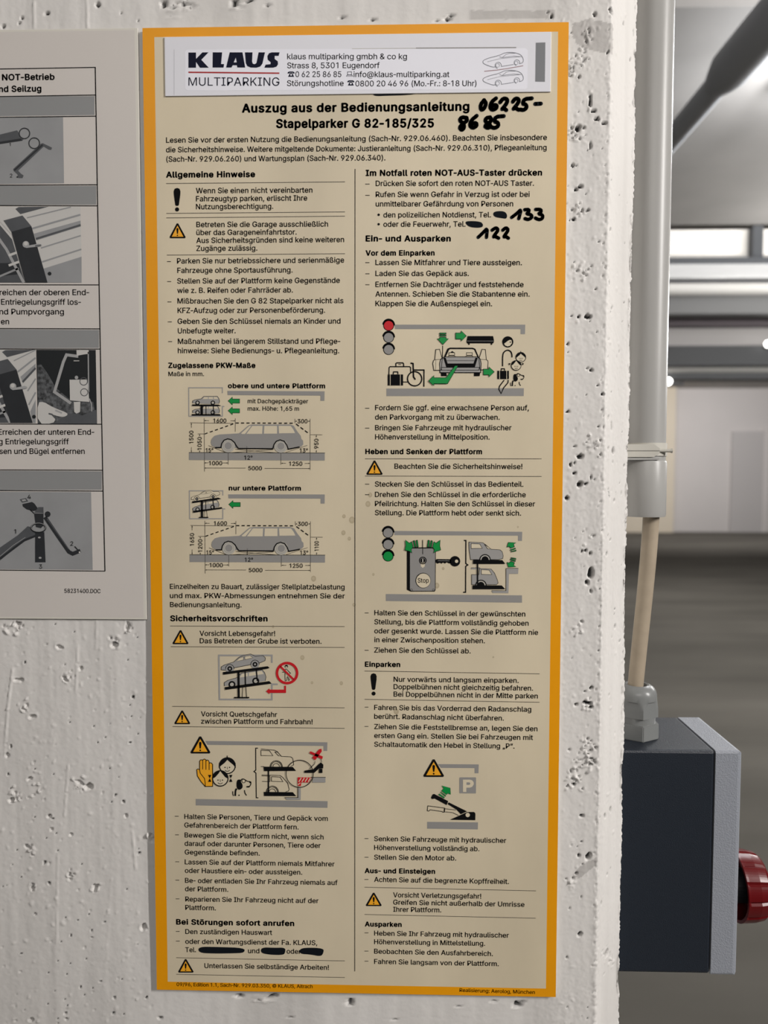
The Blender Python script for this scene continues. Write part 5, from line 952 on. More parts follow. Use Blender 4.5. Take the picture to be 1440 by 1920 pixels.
def sedan(k, cr, f, body, out=INK, lay=0, w=4, win=PALE):
    B = [(0, 60), (2, 42), (22, 34), (75, 26), (105, 4), (130, -4), (175, -4), (200, 14), (245, 18), (258, 34), (255, 50), (225, 58), (60, 62), (20, 66)]
    k.fill(cr, [f(p) for p in B], body, lay); k.line(cr, [f(p) for p in B], w, out, lay + 1, True)
    for q in ([(88, 25), (108, 8), (132, 4), (132, 24)], [(140, 24), (140, 4), (170, 4), (186, 20)]): k.fill(cr, [f(p) for p in q], win, lay + 1); k.line(cr, [f(p) for p in q], w * .7, out, lay + 2, True)
    for x in (50, 196):
        p = f((x, 62)); k.circ(cr, *p, 24 * f.s, body, lay + 2); k.arc(cr, *p, 24 * f.s, -5, 185, w * 1.2, out, lay + 3); k.circ(cr, *p, 14 * f.s, INK, lay + 3); k.circ(cr, *p, 6 * f.s, GREY, lay + 4)
def lift2(k):
    k.line(cG, [(374, 187), (374, 145), (73, 145), (76, 396), (374, 396), (374, 308), (396, 308)], 9, GREY)
LS2 = panel('lift_symbol', lift2)
sub(LS2, 'car', lambda k: sedan(k, cG, Aff(1, .05, -.13, .95, 88, 165), PALE, w=3))
sub(LS2, 'car', lambda k: wagon(k, cG, Aff(.98, .05, -.16, 1, -10, 72)))
sub(LS2, 'platforms', lambda k: (k.fill(cG, [(98, 240), (332, 206), (362, 217), (100, 255)], INK), k.fill(cG, [(105, 326), (365, 292), (372, 304), (108, 342)], INK), k.fill(cG, [(178, 235), (196, 233), (196, 385), (178, 385)], INK), k.line(cG, [(222, 235), (222, 310)], 6, INK), k.line(cG, [(287, 228), (293, 300)], 7, INK), k.line(cG, [(210, 320), (206, 382)], 4, INK), k.line(cG, [(228, 318), (236, 382)], 4, INK), k.line(cG, [(160, 384), (245, 384)], 9, INK)), base=12)

# --- loading and unloading
def lights(cr, xs_, ys_, cols, r):
    g = panel('traffic_light', lambda k: [(k.circ(cr, xs_, y, r * 1.17, INK), k.fill(cr, [(xs_ + r * 1.36 * math.cos(math.radians(a)), y - 4 - r * 1.36 * math.sin(math.radians(a))) for a in range(-4, 186, 10)], INK)) for y in ys_])
    for y, c in zip(ys_, cols): sub(g, 'signal_lamp', lambda k: k.circ(cr, xs_, y + 2, r, c), 'red signal lamp' if c is RED else ('green signal lamp' if c is GREEN else None))
lights(cH, 138, (97, 205, 313), (RED, DGREY, DGREY), 42)
poly('ceiling_bar', cH, [(190, 90), (1367, 90), (1365, 175), (1325, 175), (1325, 130), (195, 130)], DGREY, base=3)
poly('ground_bar', cH, [(118, 665), (1355, 662), (1353, 732), (118, 733)], DGREY, base=3)
g = panel('unloading_pictogram', lambda k: k.line(cH, [(624, 278), (622, 392)], 7, INK))
def green(g, cr, pts, bars=(), base=9):
    def fn(k):
        k.fill(cr, pts, GREEN); k.line(cr, pts, 4, INK, 1, True)
        for b in bars: k.fill(cr, b, GREEN); k.line(cr, b, 4, INK, 1, True)
    sub(g, 'green_arrow', fn, base=base)
green(g, cH, [(598, 203), (655, 203), (655, 217), (677, 217), (626, 270), (575, 217), (598, 217)], [[(596, 165), (655, 165), (655, 176), (596, 176)], [(596, 184), (655, 184), (655, 193), (596, 193)]])
green(g, cH, [(740, 165), (790, 165), (790, 145), (837, 192), (790, 240), (790, 220), (740, 220)])
green(g, cH, [(990, 490), (1040, 490), (1040, 470), (1088, 515), (1040, 562), (1040, 542), (990, 542)])
green(g, cH, [(735, 460), (762, 460), (668, 622), (545, 622), (545, 640), (497, 597), (545, 548), (545, 568), (655, 568)], base=14)
sub(g, 'roof_box', lambda k: (k.fill(cH, [(848, 193), (1078, 193), (1087, 238), (1080, 258), (842, 258), (838, 240)], INK), k.fill(cH, [(852, 258), (868, 258), (866, 272), (856, 272)], INK), k.fill(cH, [(1055, 258), (1071, 258), (1068, 272), (1058, 272)], INK), k.line(cH, [(842, 238), (1084, 238)], 3, DGREY, 1)))
def rear(k):
    for p in ([(553, 405), (562, 315), (596, 312), (620, 400), (610, 500), (545, 502), (535, 440), (541, 415)], [(1016, 405), (1008, 315), (978, 312), (950, 400), (960, 500), (1028, 490), (1032, 430), (1030, 415)]):
        k.fill(cH, p, PALE, 0); k.line(cH, p, 6, INK, 1, True)
    k.line(cH, [(553, 405), (612, 403)], 4, INK, 1); k.line(cH, [(1018, 405), (960, 403)], 4, INK, 1); k.line(cH, [(562, 405), (560, 500)], 3, INK, 1)
    k.fill(cH, [(605, 515), (658, 522), (662, 553), (610, 554)], INK, 0); k.fill(cH, [(905, 522), (962, 512), (957, 553), (905, 554)], INK, 0)
    k.fill(cH, [(605, 402), (634, 386), (645, 380), (935, 380), (962, 400), (970, 440), (966, 522), (600, 522), (596, 440)], GREY, 1)
    k.line(cH, [(605, 402), (634, 386), (645, 380), (935, 380), (962, 400), (970, 440), (966, 522), (600, 522), (596, 440)], 7, INK, 2, True)
    k.fill(cH, [(634, 385), (668, 305), (690, 297), (895, 298), (918, 308), (952, 388), (938, 383), (908, 317), (890, 311), (692, 311), (680, 318), (650, 384)], INK, 3)
    k.fill(cH, [(652, 380), (682, 318), (692, 312), (890, 312), (906, 318), (934, 380)], PALE, 2)
    for x in (705, 864):
        k.line(cH, [(x - 26, 343), (x + 26, 343), (x + 26, 366), (x - 26, 366)], 5, INK, 3, True); k.line(cH, [(x - 36, 379), (x - 24, 370), (x + 22, 370), (x + 34, 379)], 4, INK, 3)
    k.fill(cH, [(688, 343), (710, 327), (732, 343)], INK, 3)
    k.fill(cH, [(630, 388), (650, 388), (668, 440), (900, 440), (918, 388), (940, 388), (914, 472), (656, 472)], INK, 3)
    k.fill(cH, [(652, 388), (918, 388), (902, 440), (668, 440)], GREY, 3); k.line(cH, [(660, 414), (908, 414)], 4, INK, 4)
    k.line(cH, [(612, 475), (955, 475), (948, 500), (615, 500)], 5, INK, 3, True)
sub(g, 'car', rear, 'car seen from behind with open boot')
def luggage(k):
    k.line(cH, [(140, 540), (143, 476), (150, 468), (328, 468), (336, 478), (336, 530)], 9, INK); k.line(cH, [(203, 466), (203, 440), (210, 434), (266, 434), (272, 440), (274, 466)], 10, INK); k.line(cH, [(226, 448), (250, 448)], 5, INK)
    k.fill(cH, [(130, 538), (268, 538), (268, 637), (130, 637)], INK, 1); k.line(cH, [(152, 538), (152, 637)], 5, PALE, 2); k.line(cH, [(243, 538), (243, 637)], 5, PALE, 2); k.line(cH, [(180, 536), (182, 515), (220, 515), (222, 536)], 9, INK, 1)
sub(g, 'suitcases', luggage)
sub(g, 'wheelchair', lambda k: (k.ring(cH, 372, 577, 64, 11, INK), k.line(cH, [(340, 437), (358, 440), (362, 560), (376, 580)], 13, INK, 0, rnd=True), k.line(cH, [(362, 498), (456, 498), (455, 648)], 11, INK), k.line(cH, [(268, 606), (312, 606)], 8, INK)))
def head(k, cr, x, y, r, girl=False, boy=False):
    k.circ(cr, x, y, r, INK); k.circ(cr, x, y, r * .87, PALE, 1)
    if girl:
        for s_ in (-1, 1):
            bx_ = x + s_ * r * 1.28; k.fill(cr, [(bx_ - r * .2, y - r * .42), (bx_ + r * .2, y - r * .42), (bx_, y), (bx_ + r * .2, y + r * .42), (bx_ - r * .2, y + r * .42), (bx_, y)], INK)
        k.fill(cr, [(x - r * .95, y + r * .05), (x - r * .8, y - r * .55), (x - r * .3, y - r * .95), (x + r * .3, y - r * .95), (x + r * .8, y - r * .55), (x + r * .95, y + r * .05), (x + r * .6, y - r * .15), (x + r * .15, y - r * .7), (x, y - r * .9), (x - r * .2, y - r * .6), (x - r * .6, y - r * .15)], INK, 2)
    else:
        k.fill(cr, [(x - r, y + r * .25), (x - r * .98, y - r * .3), (x - r * .5, y - r * .88), (x, y - r), (x + r * .5, y - r * .88), (x + r * .98, y - r * .3), (x + r, y + r * .3), (x + r * .7, y - r * .1), (x + r * .15, y - r * .55), (x, y - r * .7), (x - r * .3, y - r * .35), (x - r * .75, y)], INK, 2)
        k.line(cr, [(x, y - r * .9), (x - r * .02, y - r * 1.2)], r * .1, INK, 2)
    for s_ in (-1, 1): k.circ(cr, x + s_ * r * .27, y + r * .2, r * .075, INK, 3)
    k.line(cr, [(x - r * .02, y + r * .12), (x + r * .02, y + r * .42)], r * .06, INK, 3); k.arc(cr, x, y + r * .32, r * .34, 215, 325, r * .08, INK, 3)
def adult(k):
    k.circ(cH, 1210, 245, 50, INK); k.fill(cH, [(1176, 262), (1205, 240), (1225, 228), (1243, 230), (1246, 258), (1230, 280), (1208, 286), (1186, 278)], PALE, 1); k.circ(cH, 1232, 248, 6, INK, 2)
    k.line(cH, [(1163, 465), (1163, 372), (1172, 338), (1205, 317), (1235, 328), (1247, 355), (1248, 384)], 11, INK, 0, False, 1)
    k.fill(cH, [(1115, 505), (1220, 505), (1220, 580), (1115, 580)], INK); k.line(cH, [(1136, 503), (1136, 580)], 5, PALE, 1); k.line(cH, [(1200, 503), (1200, 580)], 5, PALE, 1); k.line(cH, [(1150, 503), (1152, 487), (1180, 487), (1182, 503)], 9, INK)
    k.line(cH, [(1178, 588), (1135, 645), (1130, 672), (1150, 710), (1172, 660), (1212, 612), (1214, 588)], 9, INK, 1)
sub(g, 'person_symbol', adult)
sub(g, 'child_symbol', lambda k: head(k, cH, 1327, 384, 47))
sub(g, 'child_symbol', lambda k: head(k, cH, 1285, 457, 47, True), base=10)
def dog(k, cr, ox, oy, s):
    f = lambda ps: [(ox + x * s, oy + y * s) for x, y in ps]
    k.fill(cr, f([(28, 16), (50, 8), (62, 18), (64, 36), (76, 50), (80, 78), (66, 98), (44, 104), (28, 92), (22, 60)]), INK, 0, smooth=1)
    k.line(cr, f([(62, 24), (66, 8), (84, 4), (104, 14), (118, 26), (154, 30), (152, 56), (140, 74), (112, 74)]), 8 * s, INK, 0, False, 1); k.ring(cr, ox + 88 * s, oy + 24 * s, 16 * s, 5 * s, INK)
    k.fill(cr, f([(138, 26), (156, 28), (153, 44), (140, 42)]), INK); k.fill(cr, f([(118, 70), (148, 68), (138, 82), (114, 82)]), INK)
    k.line(cr, f([(24, 92), (14, 110), (12, 158)]), 16 * s, INK, 0, False, 1); k.line(cr, f([(-10, 116), (-10, 140), (-4, 158)]), 8 * s, INK); k.line(cr, f([(96, 106), (98, 132), (114, 154)]), 9 * s, INK, 0, False, 1); k.circ(cr, ox + 46 * s, oy + 152 * s, 6 * s, INK)
sub(g, 'dog_symbol', lambda k: dog(k, cH, 1242, 526, .74))
# --- raising and lowering with the key switch
lights(cJ, 133, (137, 243, 348), (DGREY, DGREY, GREEN), 42)
poly('ceiling_bar', cJ, [(186, 122), (1340, 130), (1338, 212), (1302, 212), (1302, 165), (190, 160)], DGREY, base=3)
poly('ground_bar', cJ, [(113, 690), (1338, 702), (1338, 768), (113, 753)], DGREY, base=3)
g = panel('key_switch_pictogram', lambda k: (k.line(cJ, [(815, 208), (833, 208), (832, 415), (850, 428), (831, 441), (830, 674), (808, 674)], 11, INK)))
def ctl(k):
    k.fill(cJ, [(302, 292), (332, 270), (550, 270), (562, 300), (560, 655), (552, 667), (335, 667), (302, 650)], INK); k.fill(cJ, [(330, 300), (346, 280), (542, 280), (556, 300), (554, 655), (548, 661), (338, 661), (330, 650)], DGREY, 1)
    k.ring(cJ, 445, 388, 30, 9, INK, 2); k.fill(cJ, [(427, 400), (463, 400), (463, 440), (445, 455), (427, 440)], PALE, 2); k.circ(cJ, 445, 388, 22, INK, 3); k.fill(cJ, [(440, 372), (450, 372), (450, 404), (440, 404)], LGREY, 4)
    k.circ(cJ, 448, 568, 69, INK, 2); k.circ(cJ, 450, 569, 64, PALE, 3); k.line(cJ, [(444, 203), (444, 332)], 6, INK, 2); k.arc(cJ, 440, 569, 58, 120, 240, 4, INK, 4)
    for x in (338, 544): k.ring(cJ, x + (4 if x < 400 else -3), 652, 9, 3, INK, 3)
    k.text(cJ, 'Stop', 399, 587, 499, 587, .0034, INK, 10, 4)
    for x in (362, 384, 0): pass
    for q in ([(358, 212), (370, 208), (384, 268), (370, 270)], [(384, 208), (397, 205), (405, 266), (392, 268)]):
        for mir in (0, 1):
            p = [(890 - x if mir else x, y) for x, y in q]; k.fill(cJ, p, GREEN, 3); k.line(cJ, p, 5, INK, 4, True)
sub(g, 'control_panel', ctl)
GA = [(288, 203), (325, 232), (345, 218), (357, 268), (340, 290), (348, 320), (325, 305), (283, 293), (292, 255)]
green(g, cJ, GA, base=14); green(g, cJ, [(890 - x, y) for x, y in GA], base=14)
sub(g, 'key', lambda k: (k.circ(cJ, 735, 395, 47, INK), k.circ(cJ, 749, 395, 15, PALE, 1), k.fill(cJ, [(553, 392), (570, 375), (700, 377), (700, 414), (682, 414), (660, 404), (645, 416), (628, 406), (612, 417), (600, 408), (575, 417), (558, 400)], INK), k.line(cJ, [(580, 390), (685, 391)], 4, DGREY, 1)))
def rearcars(k, cr, body, Y0, w):
    f = lambda ps: [(x, y + Y0) for x, y in ps]
    A1 = f([(860, 222), (985, 228), (1010, 245), (1060, 287), (1140, 292), (1160, 310), (1168, 345), (1165, 370), (1130, 380), (875, 380), (862, 290)])
    A2 = f([(884, 515), (950, 515), (955, 460), (1060, 465), (1090, 500), (1115, 560), (1123, 590), (1110, 605), (885, 605)])
    for B in (A1, A2):
        if body: k.fill(cr, B, body)
        k.line(cr, B, w, INK, 1, True)
    if body: k.line(cr, f([(880, 460), (960, 460)]), 13, body); k.line(cr, f([(880, 454), (960, 454)]), w, INK, 1)
    for q in ([(880, 236), (958, 240), (980, 278), (880, 280)], [(1000, 244), (1056, 283), (1030, 283)], [(972, 470), (1042, 475), (1066, 515), (972, 512)]):
        k.fill(cr, f(q), PALE, 1); k.line(cr, f(q), w, INK, 2, True)
    for x, y in ((1005, 382), (968, 612)):
        k.arc(cr, x, y + Y0, 47, 0, 180, w * 2.2, INK, 3); k.arc(cr, x, y + Y0, 37, 0, 180, 9, LGREY if body else PALE, 3); k.fill(cr, [(x + 32 * math.cos(math.radians(a)), y + Y0 - 32 * math.sin(math.radians(a))) for a in range(0, 181, 12)], INK if body else PALE, 3)
        if not body: k.arc(cr, x, y + Y0, 28, 0, 180, w, INK, 4)
sub(g, 'cars', lambda k: rearcars(k, cJ, GREY, 0, 4))
sub(g, 'platforms', lambda k: (k.fill(cJ, [(897, 382), (1160, 384), (1188, 418), (897, 418)], INK), k.fill(cJ, [(893, 610), (1155, 612), (1187, 645), (893, 645)], INK), k.line(cJ, [(938, 415), (938, 612)], 13, INK)), base=12)
sub(g, 'pit_edge', lambda k: (k.fill(cJ, [(1195, 462), (1305, 458), (1303, 508), (1220, 508), (1216, 682), (1075, 680), (1062, 660), (1195, 662)], GREY), k.line(cJ, [(1305, 458), (1194, 459), (1194, 660), (1064, 659)], 4, INK, 1)))
UP = [(1202, 268), (1215, 225), (1285, 228), (1262, 240), (1270, 265), (1236, 278), (1225, 262)]; UB = [[(1232, 290), (1276, 275), (1280, 283), (1236, 299)], [(1238, 306), (1284, 293), (1284, 303), (1240, 311)]]
green(g, cJ, UP, UB); green(g, cJ, [(x, 672 - y) for x, y in UP], [[(x, 672 - y) for x, y in b] for b in UB])
# --- keep out of the pit
g = panel('pit_warning_pictogram', lambda k: (k.line(cL, [(908, 248), (908, 142), (155, 142), (163, 768), (908, 770), (908, 552), (992, 552)], 25, GREY)))
sub(g, 'car', lambda k: sedan(k, cL, Aff(2.45, .15, -.42, 2.35, 180, 205), GREY, w=7))
sub(g, 'car', lambda k: wagon(k, cL, Aff(2.45, .1, -.36, 2.5, -45, -55), GREY, w=7))
sub(g, 'platforms', lambda k: (k.fill(cL, [(213, 378), (850, 294), (878, 318), (845, 330), (218, 415)], INK), k.fill(cL, [(238, 592), (872, 506), (906, 540), (245, 630)], INK), k.line(cL, [(435, 380), (440, 735)], 32, INK), k.line(cL, [(530, 370), (535, 565)], 17, INK), k.line(cL, [(690, 340), (702, 505)], 17, INK), k.line(cL, [(497, 590), (490, 735)], 9, INK), k.line(cL, [(540, 590), (552, 735)], 10, INK), k.line(cL, [(372, 740), (588, 740)], 20, INK)), base=12)
def noentry(k):
    k.circ(cL, 1115, 300, 24, INK, 0); k.fill(cL, [(1098, 300), (1130, 300), (1128, 318), (1102, 318)], PALE, 1)
    for p in ([(1055, 380), (1095, 378), (1098, 340), (1130, 345)], [(1130, 350), (1175, 395), (1160, 402)], [(1098, 340), (1095, 440), (1100, 505), (1118, 500), (1122, 450), (1150, 500), (1160, 485), (1128, 440)]): k.line(cL, p, 8, INK)
    k.ring(cL, 1125, 392, 143, 37, RED, 3); k.line(cL, [(1030, 298), (1218, 484)], 28, RED, 3)
sub(g, 'prohibition_sign', noentry, 'red no-entry ring with walking figure')
sub(g, 'red_arrow', lambda k: k.fill(cL, [(825, 652), (875, 608), (875, 627), (1085, 627), (1085, 572), (1110, 570), (1110, 674), (875, 674), (875, 692)], RED), base=9)
# --- crushing hazard
poly('ceiling_bar', cM, [(215, 140), (1315, 152), (1313, 230), (1280, 230), (1280, 185), (235, 175)], DGREY, base=3)
poly('ground_bar', cM, [(130, 662), (1317, 682), (1315, 742), (130, 720)], DGREY, base=3)
warn(cM, 171, 95, 81, 264, 252, base=6)
g = panel('crush_hazard_pictogram', lambda k: k.line(cM, [(690, 205), (670, 205), (671, 402), (654, 415), (672, 428), (675, 651), (694, 651)], 9, INK))
def hand(k):
    P = [(166, 400), (166, 322), (174, 310), (188, 310), (193, 318), (198, 306), (210, 302), (221, 308), (224, 318), (232, 311), (244, 314), (250, 325), (252, 338), (262, 335), (275, 340), (282, 352), (283, 548), (216, 549), (178, 505), (146, 455), (140, 398), (150, 391), (162, 396)]
    k.fill(cM, P, ORANGE); k.line(cM, P[:19] + [], 7, INK, 1); k.line(cM, [P[20 - 1], P[18], P[17]], 7, INK, 1); k.line(cM, [(283, 470), (283, 350)], 7, INK, 1)
    k.line(cM, [(216, 549), (178, 505), (146, 455), (140, 398), (150, 391), (164, 397), (172, 430), (210, 478), (216, 520), (216, 549)], 7, INK, 1)
    for x, y0, y1 in ((193, 318, 395), (222, 318, 398), (251, 335, 400)): k.line(cM, [(x, y0), (x, y1)], 7, INK, 1)
sub(g, 'hand_symbol', hand, 'orange raised hand')
sub(g, 'child_symbol', lambda k: head(k, cM, 415, 362, 76)); sub(g, 'child_symbol', lambda k: head(k, cM, 352, 475, 74, True), base=11)
sub(g, 'dog_symbol', lambda k: dog(k, cM, 474, 476, 1.0))
def outl(k):
    for p in ([(717, 211), (840, 223), (865, 235), (902, 278), (985, 282), (1003, 295), (1010, 330), (1012, 355), (985, 368)], [(717, 223), (795, 227), (826, 272), (718, 271), (717, 223)], [(842, 238), (868, 240), (900, 275), (875, 272), (842, 238)], [(717, 370), (745, 370)], [(724, 445), (890, 450), (915, 468), (958, 520), (972, 575), (965, 590), (940, 597)], [(724, 453), (798, 455), (798, 505)], [(812, 460), (890, 465), (916, 506), (812, 502), (812, 460)], [(728, 503), (798, 505)]): k.line(cM, p, 5, INK)
    for x, y in ((855, 372), (820, 600)): k.arc(cM, x, y, 55, 0, 180, 6, INK); k.arc(cM, x, y, 46, 0, 180, 5, INK); k.arc(cM, x, y, 30, 0, 180, 5, INK)
sub(g, 'cars', outl)
sub(g, 'platforms', lambda k: (k.fill(cM, [(740, 370), (1003, 372), (1034, 408), (745, 410)], INK), k.fill(cM, [(743, 597), (1004, 600), (1035, 635), (745, 634)], INK), k.line(cM, [(785, 405), (785, 602)], 13, INK)), base=9)
def pitm(k):
    k.fill(cM, [(1188, 468), (1298, 466), (1298, 512), (1180, 512)], GREY); k.line(cM, [(1165, 465), (1300, 465)], 5, INK, 1); k.fill(cM, [(1052, 560), (1076, 560), (1075, 668), (950, 668), (935, 648), (1052, 650)], GREY); k.line(cM, [(1051, 545), (1051, 648), (930, 647)], 5, INK, 1)
    k.fill(cM, [(1048, 465), (1172, 467), (1150, 512), (1082, 511), (1076, 545), (1048, 540)], RED, 1)
    for x in (1062, 1090, 1118, 1146): k.line(cM, [(x + 18, 471), (x - 4, 506)], 9, PALE, 2)
    k.line(cM, [(1050, 532), (1072, 515)], 8, PALE, 2); k.ring(cM, 1066, 433, 122, 7, INK, 3)
sub(g, 'pit_edge', pitm, 'red hatched edge inside a circle', base=11)
sub(g, 'shoe_symbol', lambda k: (k.fill(cM, [(1107, 406), (1150, 397), (1190, 393), (1238, 346), (1258, 331), (1279, 352), (1277, 385), (1240, 386), (1198, 425), (1108, 425)], INK), k.fill(cM, [(1240, 388), (1271, 388), (1271, 426), (1238, 426)], INK), k.fill(cM, [(1160, 385), (1200, 345), (1236, 335), (1192, 382)], PALE, 1), k.line(cM, [(1155, 390), (1200, 345), (1203, 320)], 5, INK, 2), k.line(cM, [(1258, 300), (1264, 330)], 5, INK, 2)), base=12)
sub(g, 'red_cross', lambda k: (k.fill(cM, [(1153, 248), (1163, 230), (1275, 278), (1268, 303)], RED), k.fill(cM, [(1240, 213), (1262, 208), (1265, 232), (1205, 312), (1178, 290)], RED)), base=14)
# --- hand brake
warn(cO, 341, 130, 138, 544, 478, base=6)
poly('ceiling_bar', cO, [(420, 232), (1210, 238), (1205, 408), (1130, 408), (1130, 310), (480, 305)], DGREY, base=3)
poly('ground_bar', cO, [(215, 1345), (1195, 1355), (1192, 1492), (215, 1477)], DGREY, base=3)
g = panel('parking_symbol', lambda k: k.fill(cO, [(848, 487), (1150, 487), (1158, 497), (1156, 790), (1148, 797), (846, 795), (836, 785), (838, 497)], DGREY))
sub(g, 'letter', lambda k: k.fill(cO, [(905, 530), (1040, 530), (1085, 545), (1112, 583), (1112, 622), (1085, 666), (1040, 685), (970, 685), (970, 768), (905, 768)], PALE, 0, [[(972, 583), (1030, 583), (1048, 606), (1030, 632), (972, 632)]]))
g = panel('hand_brake_pictogram', lambda k: (k.fill(cO, [(650, 1306), (985, 1156), (1110, 1154), (1140, 1168), (1147, 1200), (1143, 1314)], INK), k.circ(cO, 997, 1212, 42, PALE, 1)))
sub(g, 'brake_lever', lambda k: (k.fill(cO, [(288, 880), (320, 815), (350, 805), (622, 945), (590, 1020), (365, 897), (335, 900), (310, 906)], INK), k.fill(cO, [(632, 968), (985, 1142), (865, 1198), (780, 1108), (608, 1000)], INK)))
sub(g, 'lowered_lever', lambda k: (k.line(cO, [(228, 1035), (553, 1078), (545, 1155), (520, 1160), (505, 1145), (275, 1112), (245, 1138), (218, 1130)], 12, INK, 0, True), k.line(cO, [(553, 1078), (545, 1160)], 22, INK), k.line(cO, [(565, 1092), (770, 1115)], 10, INK), k.line(cO, [(560, 1150), (710, 1168), (820, 1220)], 10, INK)))
green(g, cO, [(495, 645), (660, 690), (668, 815), (615, 790), (590, 820), (490, 745), (535, 700)], [[(465, 770), (482, 768), (578, 836), (568, 856)], [(436, 820), (450, 798), (552, 870), (540, 890)]])

# --- address sticker stuck over the sign's head
YS = -0.0009
tape = box('address_sticker', (at(309.5, 120).x, YS, at(650, 177.5).z), (at(1032.6, 120).x, -STEP * 3, at(650, 66).z), TAPE, sign, .0002, 'white paper address sticker')
def ssub(name, fn, label=None, base=1):
    k = Ink(YS, base); fn(k); return k.build(name, tape, label)
ssub('label_strip', lambda k: (k.fill(PX, [(347, 97), (351, 93), (985, 90.5), (989.6, 94), (989, 164), (985, 167.5), (351, 169.8), (347, 166)], LABEL), k.line(PX, [(326.5, 93), (326.5, 178)], 1.0, mat('paper_crease', (188, 188, 194), .5)), k.line(PX, [(660, 91.5), (780, 90.5)], .8, LGREY, 1), k.line(PX, [(780, 90.3), (968, 89.2)], 1.8, DGREY, 1)))
def logo(k):
    k.fill(cA, [(328, 241), (378, 241), (378, 283), (420, 240), (460, 240), (413, 289), (462, 341), (404, 341), (378, 303), (378, 341), (328, 341)], INKN)
    k.fill(cA, [(488, 240), (550, 240), (543, 317), (563, 317), (559, 340), (487, 340)], INKN)
    k.fill(cA, [(600, 240), (684, 240), (702, 340), (650, 340), (647, 325), (620, 325), (611, 340), (576, 340)], INKN, 0, [[(627, 306), (640, 274), (646, 306)]])
    k.fill(cA, [(700, 240), (750, 240), (747, 300), (752, 314), (764, 318), (776, 310), (790, 240), (832, 240), (815, 315), (800, 334), (775, 341), (738, 340), (715, 330), (706, 310)], INKN)
    k.fill(cA, [(848, 264), (858, 246), (876, 240), (928, 240), (922, 263), (896, 263), (896, 284), (916, 298), (918, 318), (908, 334), (886, 341), (828, 341), (836, 321), (868, 318), (870, 305), (850, 288)], INKN)
    k.line(cA, [(328, 371), (927, 377)], 9, REDLINE); k.text(cA, 'MULTIPARKING', 328, 459, 927, 460, .0057, INKN, 0, 0, -6)
ssub('company_logo', logo, 'navy lettering over a dark red line', 3)
def phone(k, x, y, s):
    f = lambda ps: [(x + a * s, y + b * s) for a, b in ps]
    k.fill(cA, f([(0, 13), (3, 5), (12, 1), (36, 1), (45, 5), (48, 13), (37, 15), (35, 9), (13, 9), (11, 15)]), INKN); k.fill(cA, f([(16, 11), (32, 11), (44, 36), (4, 36)]), INKN); k.circ(cA, x + 24 * s, y + 23 * s, 6 * s, LABEL, 1)
def addr(k):
    cp_ = .0039
    k.text(PX, 'klaus multiparking gmbh & co kg', 538.5, 111.1, 763, 111.1, cp_, INKN, 5); k.text(PX, 'Strass 8, 5301 Eugendorf', 538.5, 128, 711.9, 127.7, cp_, INKN, 5)
    k.text(PX, '0 62 25 86 85', 554, 144.5, 640, 144.5, cp_, INKN, 5); k.text(PX, 'info@klaus-multiparking.at', 662.9, 144.6, 842.6, 144.6, cp_, INKN, 5)
    k.text(PX, 'Störungshotline', 538.2, 161.3, 644.4, 161.3, cp_, INKN, 5); k.text(PX, '0800 20 46 96 (Mo.-Fr.: 8-18 Uhr)', 666.4, 162, 893.3, 161.5, cp_, INKN, 5)
    phone(k, 980, 365, 1); phone(k, 1374, 423, .98)
    k.line(cA, [(1376, 368), (1402, 368), (1402, 388), (1376, 388)], 3, INKN, 0, True); k.line(cA, [(1368, 397), (1410, 397), (1404, 389), (1374, 389)], 3, INKN, 0, True)
ssub('address_text', addr, None, 3)
CARL = mat('sticker_grey_line', (118, 120, 128), 0.5)
def carline(k, dy):
    f = lambda ps: [(x, y + dy) for x, y in ps]
    k.line(cB, f([(920, 328), (905, 330), (850, 310), (840, 298), (845, 285), (880, 270), (945, 255), (985, 235), (1040, 234), (1085, 248), (1102, 275), (1100, 300), (1075, 308)]), 3.5, CARL, 0, False, 1)
    k.line(cB, f([(960, 325), (1040, 312)]), 3.2, CARL); k.line(cB, f([(948, 262), (965, 268), (1040, 258), (1090, 262)]), 2.6, CARL); k.line(cB, f([(965, 268), (1000, 240), (1050, 240)]), 2.6, CARL, 0, False, 1); k.line(cB, f([(870, 295), (950, 275), (1080, 262)]), 2, CARL)
    k.arc(cB, 940, 318 + dy, 20, -20, 260, 3, CARL); k.arc(cB, 1060, 300 + dy, 18, -20, 260, 3, CARL); k.ring(cB, 936, 318 + dy, 12, 2, CARL); k.ring(cB, 1056, 302 + dy, 11, 2, CARL)
ssub('car_emblem', lambda k: (carline(k, 0), carline(k, 115), k.line(cB, [(850, 356), (960, 345), (1100, 320)], 4, mat('brown_line', (150, 110, 112), .5), 0, False, 1)), None, 3)
ssub('grey_bar', lambda k: k.fill(cB, [(1182, 172), (1243, 170), (1240, 423), (1178, 422)], BARG), None, 2)

